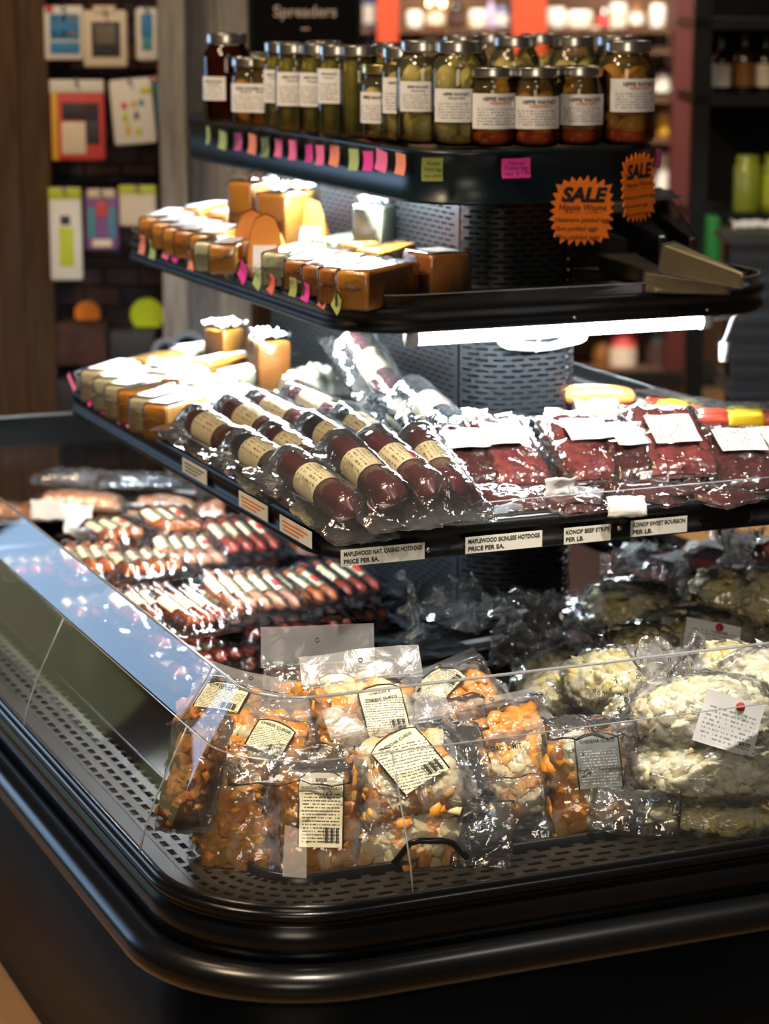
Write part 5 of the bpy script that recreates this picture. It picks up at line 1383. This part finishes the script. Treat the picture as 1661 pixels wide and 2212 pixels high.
def crumple(pix, z, w, h, label, seed, lean=.9, turn=0.0, amp=.03, mat='film_milky'):
    p = at(*pix, z)
    o = put('empty_bag', sheet(lambda x, y: amp * abs(nz(x * 22, y * 22, seed)) * 1.6 + amp * .5 * nz(x * 60, y * 60, seed) - amp * .4 * (2 * x / w) ** 2, -w / 2, w / 2, -h / 2, h / 2, 26, 26, mat, 'empty_bag', wob=.03, seed=seed, bottom=lambda x, y: -.004 - amp * .4 * (2 * x / w) ** 2 - .01 * abs(nz(x * 30, y * 30, seed + 4))))
    o.matrix_world = Matrix.Translation(p) @ Matrix.Rotation(BYAW + turn, 4, 'Z') @ Matrix.Rotation(lean, 4, 'X')
    return tag(o, label, 'bag', 'crumpled clear bag tops')
crumple(ZF(480, 600), .66, .13, .13, 'big crumpled clear bag top standing in the dark well', 301)
crumple(ZF(740, 690), .64, .12, .08, 'lower crumpled bag beside the big one', 302, .7, .2)
crumple(ZF(1060, 300), .68, .14, .09, 'grey crumpled bag top under the right shelf labels', 303, .9, -.2)
crumple(ZF(1160, 830), .69, .08, .09, 'bright gathered bag top above the plump white sack', 304, 1.1, .1, .03)
crumple(ZF(1500, 240), .71, .07, .09, 'upright twisted bag top against the red meat', 305, 1.3, 0, .02)
crumple((895, 1325), .66, .03, .11, 'narrow white film strip hanging in the dark centre', 306, 1.2, .3, .012)
crumple((990, 1300), .68, .08, .08, 'dark crumpled film behind the narrow strip', 307, 1.0, 0, .02)

# ================================================================== BEEF STICKS in the dark centre, meat at the right back
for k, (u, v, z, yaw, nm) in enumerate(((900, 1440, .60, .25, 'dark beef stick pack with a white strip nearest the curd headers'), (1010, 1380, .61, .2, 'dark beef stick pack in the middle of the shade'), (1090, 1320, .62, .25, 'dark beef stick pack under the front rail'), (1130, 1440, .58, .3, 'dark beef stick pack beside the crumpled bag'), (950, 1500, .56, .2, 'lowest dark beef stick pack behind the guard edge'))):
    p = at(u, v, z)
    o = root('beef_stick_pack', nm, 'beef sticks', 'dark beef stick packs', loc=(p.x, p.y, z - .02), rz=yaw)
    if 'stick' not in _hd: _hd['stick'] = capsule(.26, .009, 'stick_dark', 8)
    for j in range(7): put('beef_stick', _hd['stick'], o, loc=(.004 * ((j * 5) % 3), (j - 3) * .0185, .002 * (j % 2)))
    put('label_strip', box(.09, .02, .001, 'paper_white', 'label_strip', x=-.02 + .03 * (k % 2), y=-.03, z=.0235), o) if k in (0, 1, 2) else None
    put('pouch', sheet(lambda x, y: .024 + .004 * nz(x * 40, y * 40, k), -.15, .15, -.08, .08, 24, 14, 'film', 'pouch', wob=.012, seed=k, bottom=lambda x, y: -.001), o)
for k, (x, y, z, L, nm) in enumerate(((1200, 260, .66, .15, 'red meat pack lit under the lower shelf, first beside the crumpled bag'), (1420, 190, .68, .16, 'red meat pack lit under the lower shelf, behind the twisted bag top'), (1580, 170, .69, .14, 'red meat pack lit under the lower shelf at the picture edge'), (1320, 210, .64, .14, 'white-wrapped meat pack in the lit right corner'), (1000, 210, .66, .12, 'dark red meat pack where the light begins'))):
    pack('meat_pack', nm, 'meat pack', 'lit red meat packs in the well', at(*ZF(x, y), z), .3 + .2 * k, z - .03, L, .1, .025, 'hotdog_red' if k != 3 else 'hotdog_pink', .4, 'film_soft', lab=(-.3, .2, -.3, .3), seed=320 + k, part='meat')
# water drops on the front guard
drop = blob(.0016, .0016, .0022, 'glass', 3, .2, 2, 8, 6, 'water_drop')
R_ = random.Random(5)
for k in range(46):
    u, v = R_.gauss(1330, 55), R_.uniform(1460, 1570)
    p = at(u, v, .70)
    f = min(1, max(0, (v - 1455) / 130))
    s = arc1 + max(.05, p.x - .88 - .21)
    q = B.pt(s, -.122 + .04 * f, .75 - .062 * f)
    o = put('water_drop', drop, guard, loc=q - CO + Vector((0, -.001, 0))); k_ = R_.uniform(.5, 1.5); o.scale = (k_, k_, k_)

# ================================================================== LEFT WALL: hanging gadget packs and stars
def hang(u0, v0, u1, v1, d, name, label, card, prints, cat='packet', roll=0.0, b=.006, group='gadget packs hanging on the brick strip', dep=.02):
    p = bg((u0 + u1) / 2, v0, d); q0 = bg(u0, v1, d); q1 = bg(u1, v0, d)
    w = (q1 - q0).dot(RIGHT); h = q1.z - q0.z
    o = root(name, label, cat, group, mat=Matrix.Translation(p) @ Matrix.Rotation(BYAW, 4, 'Z') @ Matrix.Rotation(roll, 4, 'Y'))
    put('card', rbox(w, dep, h, min(b, dep * .45), card, 'card'), o, loc=(0, 0, -h))
    for (x0, z0, x1, z1, m) in prints:      # fractions of the card, from its top left
        put('print', rbox((x1 - x0) * w, .004, (z1 - z0) * h, .0015, m, 'print'), o, loc=(((x0 + x1) / 2 - .5) * w, -dep / 2, -z1 * h))
    put('hook', tube([(0, -.03, -.012), (0, -.025, .002), (0, .09, .004)], .0035, 'chrome', 6, 'hook'), o)
    return o
D = 6.07
dots = [(.2 + .23 * i, .18 + .28 * j, .36 + .23 * i, .29 + .28 * j, 'pack_yellow') for i in range(3) for j in range(2)]
hang(96, 12, 178, 130, D, 'gadget_pack', 'white pack with blue panels and six yellow dots, top left of the strip', 'pack_white', [(.15, .15, .9, .62, 'pack_blue')] + [(x0, z0, x1, z1, m) for x0, z0, x1, z1, m in dots] + [(.15, .66, .9, .88, 'pack_blue'), (.05, .0, .25, .12, 'pack_red')])
hang(180, 22, 272, 145, D - .02, 'gadget_pack', 'cream pack with a grey patterned picture, top middle of the strip', 'pack_cream', [(.2, .2, .85, .82, 'pack_dark'), (.28, .25, .75, .6, 'pack_cream'), (.25, -.08, .75, .06, 'pack_cream')])
hang(293, 16, 340, 132, D, 'gadget_pack', 'narrow rounded white pack with a blue tool beside the grey post', 'pack_white', [(.25, .12, .75, .55, 'pack_blue'), (.28, .55, .72, .8, 'pack_teal')], b=.009)
hang(110, 172, 222, 346, D - .02, 'gadget_pack', 'large red pack with white header and yellow spine', 'pack_red', [(.0, .0, 1.0, .16, 'pack_white'), (.02, .16, .14, 1.0, 'pack_yellow'), (.22, .28, .9, .5, 'pack_dark'), (.2, .52, .65, .92, 'pack_cream'), (.65, .5, .9, .8, 'pack_dark'), (.6, .3, .85, .4, 'pack_red')], roll=.0)
hang(236, 170, 325, 312, D, 'gadget_pack', 'white pack with small coloured shapes, tilted, beside the grey post', 'pack_white', [(.72, .14, 1.0, .24, 'pack_lime'), (.25, .35, .38, .45, 'pack_red'), (.48, .33, .6, .43, 'pack_yellow'), (.66, .32, .78, .42, 'pack_teal'), (.25, .5, .38, .65, 'pack_lime'), (.52, .5, .64, .62, 'pack_purple'), (.3, .68, .4, .85, 'pack_yellow'), (.52, .74, .66, .86, 'pack_lime')], roll=-.08)
hang(325, 165, 352, 290, D + .03, 'gadget_pack', 'teal pack mostly hidden by the grey post', 'pack_teal', [(.1, .0, .9, .1, 'pack_red')])
hang(108, 405, 172, 605, D - .02, 'gadget_pack', 'tall white pack with a lime slot and lime header', 'pack_white', [(.0, .0, 1.0, .12, 'pack_lime'), (.3, .42, .75, .85, 'pack_lime'), (.35, .3, .65, .4, 'pack_dark')])
hang(185, 408, 253, 540, D, 'gadget_pack', 'purple and teal printed pack hanging in the lower row', 'pack_purple', [(.1, .0, .9, .14, 'pack_cream'), (.08, .3, .3, .8, 'pack_teal'), (.7, .3, .92, .8, 'pack_teal'), (.35, .2, .65, .45, 'pack_red'), (.2, .82, .8, .95, 'pack_cream')])
hang(258, 400, 336, 488, D, 'gadget_pack', 'cream pack with a lime header just above the far cheddar bar', 'pack_cream', [(.0, .0, 1.0, .2, 'pack_lime')])
for k, (u0, u1, v) in enumerate(((108, 346, 158), (108, 346, 388), (108, 346, 548))):
    q0, q1 = bg(u0, v, 6.31), bg(u1, v, 6.31)
    o = put('hook_rail', tube([q0, q1], .012, 'black_satin', 8, 'hook_rail')); tag(o, ('upper black rail carrying the top packs', 'middle black rail carrying the lower packs', 'bare black rail under the lower packs')[k], 'rail', 'black hook rails on the brick strip')
def roundstar(u, v, r, mat, label):
    p = bg(u, v, 6.25); s = r / FPX * 6.25 / math.cos(TH) * 1.02
    n = 18; pts = [(s * (1 if k % 2 == 0 else .9) * math.cos(math.pi * k / n), s * (1 if k % 2 == 0 else .9) * math.sin(math.pi * k / n)) for k in range(2 * n)]
    m = len(pts)
    me = mk('price_star', [(x, -.002, z) for x, z in pts] + [(x, .002, z) for x, z in pts], [tuple(range(m)), tuple(reversed(range(m, 2 * m)))] + [(i, m + i, m + (i + 1) % m, (i + 1) % m) for i in range(m)], mat, False)
    o = put('price_star', me, loc=p, rot=(0, 0, BYAW)); tag(o, label, 'sign', 'paper price stars')
roundstar(189, 677, 28, 'star_orange', 'small orange paper star on the brick strip'); roundstar(318, 680, 37, 'star_lime', 'lime paper star beside the grey post')
# lower goods in the dark under the stars
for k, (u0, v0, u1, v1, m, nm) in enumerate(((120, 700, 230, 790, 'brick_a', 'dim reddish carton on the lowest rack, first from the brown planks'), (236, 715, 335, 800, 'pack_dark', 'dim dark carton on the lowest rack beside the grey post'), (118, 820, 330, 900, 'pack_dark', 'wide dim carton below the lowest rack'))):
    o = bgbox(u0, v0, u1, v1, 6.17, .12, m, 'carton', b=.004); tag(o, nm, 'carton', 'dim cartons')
# chalkboard
cbz = root('chalkboard', 'black chalkboard sign lettered Spreaders hanging above the far jars', 'sign', None, loc=bg(660, 125, 5.95), rz=BYAW)
w = (bg(780, 125, 5.95) - bg(540, 125, 5.95)).dot(RIGHT); h = bg(660, -60, 5.95).z - bg(660, 125, 5.95).z
put('board', box(w, .012, h, 'chalkboard', 'board'), cbz)
for sx in (-1, 1): put('frame', box(.012, .02, h, 'black_matt', 'frame'), cbz, loc=(sx * (w / 2 - .006), -.004, 0))
put('frame', box(w, .02, .012, 'black_matt', 'frame'), cbz, loc=(0, -.004, 0))
me = text('Spreaders', w * .56, 'chalk', bold=.012); put('lettering', move_mesh(me, lambda c: (c.x, -.009, c.y + (bg(660, 28, 5.95).z - bg(660, 125, 5.95).z))), cbz)
put('dash', box(.02, .001, .004, 'chalk', 'dash'), cbz, loc=(0, -.009, bg(660, 64, 5.95).z - bg(660, 125, 5.95).z))
# round tub rims behind the far end of the lower shelf
for k, (u, v, r, nm) in enumerate(((405, 752, 32, 'grey-rimmed round black tub behind the far cheese bars'), (358, 760, 24, 'second grey tub rim half hidden left of the first'), (455, 752, 24, 'third grey tub rim next to the upright orange block'))):
    d = 5.62; p = bg(u, v, d); s = r / FPX * d / math.cos(TH)
    o = root('tub', nm, 'tub', 'grey-rimmed tubs', mat=Matrix.Translation(p) @ Matrix.Rotation(BYAW, 4, 'Z') @ Matrix.Rotation(math.radians(62), 4, 'X'))
    put('rim', tube([(s * math.cos(a), s * math.sin(a), 0) for a in [i * math.pi / 14 for i in range(28)]], .008, 'grey_rim', 8, 'rim', closed=True), o)
    put('bowl', lathe([(s, 0), (s * .95, -.05), (s * .7, -.12)], 'black_matt', 24, 'bowl', True, False), o)
st = root('tub_stand', 'dark stand carrying the grey-rimmed tubs behind the cooler', 'stand', loc=bg(405, 752, 5.72) * 1, rz=BYAW)
zz = bg(405, 752, 5.72).z
put('top_board', box(.3, .16, .02, 'black_matt', 'top_board', z=-.12), st)
for sx in (-1, 1): put('leg', box(.02, .14, zz - .12, 'black_matt', 'leg', x=sx * .13, z=-zz), st)

# ================================================================== FAR RACK with bottles and boxes behind the jars
DR = 9.2
rack = root('goods_rack', 'far timber rack with orange posts and rows of bottles behind the jars', 'rack', loc=bg(1130, 840, DR + .2), rz=BYAW)
RP = bg(1130, 840, DR + .2)
def rput(name, u0, v0, u1, v1, d, dep, mat):
    o = bgbox(u0, v0, u1, v1, d, dep, mat, name)
    pw = Matrix.Translation(RP) @ Matrix.Rotation(BYAW, 4, 'Z'); mw = Matrix.Translation(o.location) @ Matrix.Rotation(BYAW, 4, 'Z')
    o.parent = rack; o.matrix_local = pw.inverted() @ mw
    return o
for u0, u1, m in ((815, 860, 'post_orange'), (1104, 1176, 'post_orange'), (1449, 1492, 'post_red'), (600, 640, 'post_red')): rput('post', u0, -300, u1, 850, DR - .05, .1, m)
rput('back_panel', 600, -300, 1492, 850, DR + .42, .03, 'brown_wall')
SH = (62, 108, 212, 300, 420, 540, 660, 800)
for v in SH: rput('shelf_board', 640, v, 1450, v + 9, DR, .4, 'shelf_wood')
def bottle(u, vb, hpx, wpx, d, mat, lab, label, group, neck=True, name='bottle', cat='bottle'):
    p = bg(u, vb, d); s = d / math.cos(TH) / FPX
    h, r = hpx * s, wpx * s / 2
    o = root(name, label, cat, group, loc=p, rz=BYAW)
    pr = [(r * .9, 0), (r, .01), (r, h * .6), (r * .8, h * .68), (r * .35, h * .76), (r * .33, h * .96), (r * .38, h * .97), (r * .36, h)] if neck else [(r * .9, 0), (r, .008), (r, h * .8), (r * .85, h * .86), (r * .85, h * .98), (r * .8, h)]
    put('glass', lathe(pr, mat, 16, 'glass'), o)
    if lab: put('label', lathe([(r * 1.02, h * .14), (r * 1.02, h * (.52 if neck else .66))], lab, 16, 'label', False, False), o)
    return o
RG = 'bottles and boxes on the far rack'
for k, (u, vb, hp, wp, m, lb, nk, nm) in enumerate((
 (895, 61, 36, 34, 'pack_white', None, 0, 'white round tub on the far rack just right of the first orange post'), (940, 61, 64, 40, 'bottle_amber', 'pack_cream', 1, 'amber bottle beside the white round tub'), (985, 61, 70, 34, 'bottle_dark', 'brick_a', 1, 'dark bottle in the first bay of the far rack'),
 (1030, 61, 38, 36, 'pack_white', 'pack_cream', 0, 'white tub in the middle of the first bay'), (1060, 61, 62, 26, 'bottle_lilac', None, 1, 'lilac bottle next to the second orange post'), (1085, 61, 44, 30, 'bottle_blue', 'pack_white', 0, 'blue can touching the second orange post'),
 (880, 107, 42, 28, 'bottle_dark', 'bottle_blue', 0, 'dark can just above the middle jar lids'), (930, 107, 40, 40, 'bottle_amber', 'pack_cream', 0, 'brown tub above the jar lids in the first bay'), (975, 107, 34, 40, 'pack_cream', None, 0, 'cream round bowl above the jar lids'), (1020, 107, 40, 30, 'bottle_dark', None, 0, 'dark tub above the back-row jars'), (1065, 107, 44, 30, 'bottle_lilac', 'pack_white', 0, 'lilac jar beside the second orange post, lower row'),
 (1200, 61, 42, 44, 'pack_white', None, 0, 'white box-like tub right of the second orange post'), (1252, 61, 36, 54, 'pack_white', 'pack_cream', 0, 'wide white tub second right of the second post'), (1305, 61, 40, 30, 'bottle_dark', 'pack_red', 0, 'dark red jar in the second bay'), (1335, 61, 52, 40, 'pack_white', 'pack_cream', 0, 'white tub with tan side in the second bay'), (1375, 61, 60, 30, 'bottle_amber', 'pack_white', 1, 'amber bottle near the dark red post'), (1420, 61, 50, 34, 'pack_white', None, 0, 'white jar before the dark red post'),
 (1210, 107, 40, 30, 'bottle_dark', None, 0, 'dark tin above the third short jar'), (1245, 107, 36, 24, 'pack_cream', None, 0, 'small cream jar above the third short jar'), (1285, 107, 46, 34, 'pack_cream', 'pack_white', 0, 'tall cream jar, first of the bright pair'), (1325, 107, 46, 34, 'pack_cream', 'jar_green', 0, 'tall cream jar, second of the bright pair'), (1375, 107, 38, 36, 'pack_white', 'pack_dark', 0, 'white can with a dark badge beside the corner jar'), (1425, 107, 40, 34, 'pack_white', 'pack_dark', 0, 'white can with a dark badge by the dark red post'),
 (1432, 211, 92, 34, 'bottle_dark', 'pack_white', 1, 'dark bottle with a white label right of the corner jar'), (1400, 211, 90, 30, 'bottle_dark', 'pack_cream', 1, 'dark bottle half hidden by the corner jar'), (1436, 299, 70, 34, 'bottle_amber', 'pack_yellow', 0, 'amber jar one shelf below the white label bottle'), (1434, 419, 84, 36, 'pack_cream', 'pack_white', 0, 'pale jar beside the second sale star'), (1440, 539, 70, 34, 'pack_cream', 'bottle_dark', 0, 'pale jar at the lower edge of the second sale star'), (1400, 539, 60, 30, 'bottle_amber', None, 0, 'amber jar behind the sale stars'),
 (798, 61, 72, 26, 'bottle_blue', 'pack_white', 0, 'blue and white can beside the chalkboard'), (798, 107, 42, 24, 'bottle_blue', None, 0, 'small blue tin beside the chalkboard'),
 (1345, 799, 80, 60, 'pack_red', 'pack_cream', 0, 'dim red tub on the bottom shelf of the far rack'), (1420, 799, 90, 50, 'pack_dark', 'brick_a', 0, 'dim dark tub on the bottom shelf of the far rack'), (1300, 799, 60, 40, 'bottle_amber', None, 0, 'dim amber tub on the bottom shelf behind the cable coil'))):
    bottle(u, vb, hp, wp, DR + .12, m, lb, nm, RG, bool(nk), name='bottle' if nk else 'jar_tub', cat='bottle' if nk else 'tub')
# round warm lamp
lm = root('globe_lamp', 'round warm lamp glowing above the jars in the far rack', 'lamp', loc=bg(942, 6, DR + .3), rz=BYAW)
put('globe', blob(.035, .035, .035, 'bulb_warm', 0, 0, 1, 16, 12, 'globe'), lm); put('stem', tube([(0, 0, .03), (0, 0, .25)], .006, 'black_matt', 8, 'stem'), lm)
# low dark cabinet front under the rack
rput('plinth', 1240, 809, 1560, 836, DR - .1, .3, 'black_matt')

# ================================================================== RIGHT: black rack with jars, crates
DK = 6.3
rk = root('black_rack', 'black metal rack with bottles at the right edge of the picture', 'rack', loc=bg(1600, 900, DK + .2), rz=BYAW)
RP = bg(1600, 900, DK + .2); rack = rk
for u0, u1 in ((1493, 1530), (1720, 1760)): rput('upright', u0, -300, u1, 880, DK, .05, 'black_satin')
rput('back_panel', 1500, -300, 1760, 470, DK + .4, .02, 'black_matt')
for v in (40, 205, 462): rput('shelf_board', 1500, v, 1760, v + 24, DK, .38, 'black_satin')
for k, (u, vb, hp, wp, m, lb, nm) in enumerate(((1558, 204, 118, 40, 'bottle_dark', 'pack_cream', 'dark bottle with a cream label on the black rack, first from the post'), (1608, 204, 124, 42, 'bottle_dark', 'bottle_amber', 'dark bottle with an amber label on the black rack'), (1652, 204, 120, 40, 'bottle_dark', 'pack_cream', 'dark bottle with a cream label cut by the picture edge'),
    (1612, 461, 122, 58, 'jar_green', None, 'lime green jar on the second shelf of the black rack'), (1672, 461, 124, 56, 'jar_green', 'pack_lime', 'lime green jar cut by the picture edge'))):
    bottle(u, vb, hp, wp, DK + .1, m, lb, nm, 'bottles on the black rack', k < 3, name='bottle' if k < 3 else 'jar_tub', cat='bottle' if k < 3 else 'jar')
o = bgbox(1530, 470, 1556, 592, DK - .1, .1, 'green_plastic', 'green_bin', b=.006); tag(o, 'green plastic bin edge beside the tan wedges', 'bin')
gcr = None
def crate(v0, v1, label):
    o = root('crate', label, 'crate', 'stacked grey crates', loc=bg(1640, v1, 5.9), rz=BYAW)
    s = 5.9 / math.cos(TH) / FPX; W = 150 * s; H = (v1 - v0) * s
    put('rim', box(W + .02, .22, .014, 'crate_grey', 'rim', z=H - .016), o)
    put('base', box(W, .2, .01, 'crate_grey', 'base'), o)
    for k in range(13): put('slat', box(.007, .008, H - .02, 'crate_grey', 'slat', z=.004), o, loc=((k / 12 - .5) * (W - .01), -.1, 0))
    put('band', box(W, .009, .008, 'crate_grey', 'band', z=H * .45), o, loc=(0, -.1, 0))
    put('liner', box(W - .02, .17, H - .03, 'black_matt', 'liner', z=.008), o)
for k, (v0, v1) in enumerate(((505, 585), (587, 665), (667, 745), (747, 825), (827, 905), (907, 985))):
    crate(v0, v1, ('topmost grey crate of the stack at the picture edge', 'second grey crate from the top of the stack', 'third grey crate from the top of the stack', 'fourth grey crate from the top of the stack', 'fifth grey crate, level with the meat packs', 'lowest visible grey crate, hidden by the meat packs')[k])
o = flap('paper_flap', 'white cloth lying on the topmost grey crate', (1625, 488), 1.22, .1, .05, 0, .3, 'paper_white', 77); o.location = bg(1625, 490, 5.85)
pz = bg(1640, 985, 5.9).z
stn = root('crate_dolly', 'dark dolly under the stacked crates', 'dolly', loc=(bg(1640, 985, 5.9).x, bg(1640, 985, 5.9).y, 0), rz=BYAW)
put('platform', box(.2, .24, .03, 'black_matt', 'platform', z=pz - .03), stn)
for sx in (-1, 1):
    for sy in (-1, 1): put('leg', box(.02, .02, pz - .03, 'black_matt', 'leg', x=sx * .08, y=sy * .09), stn)
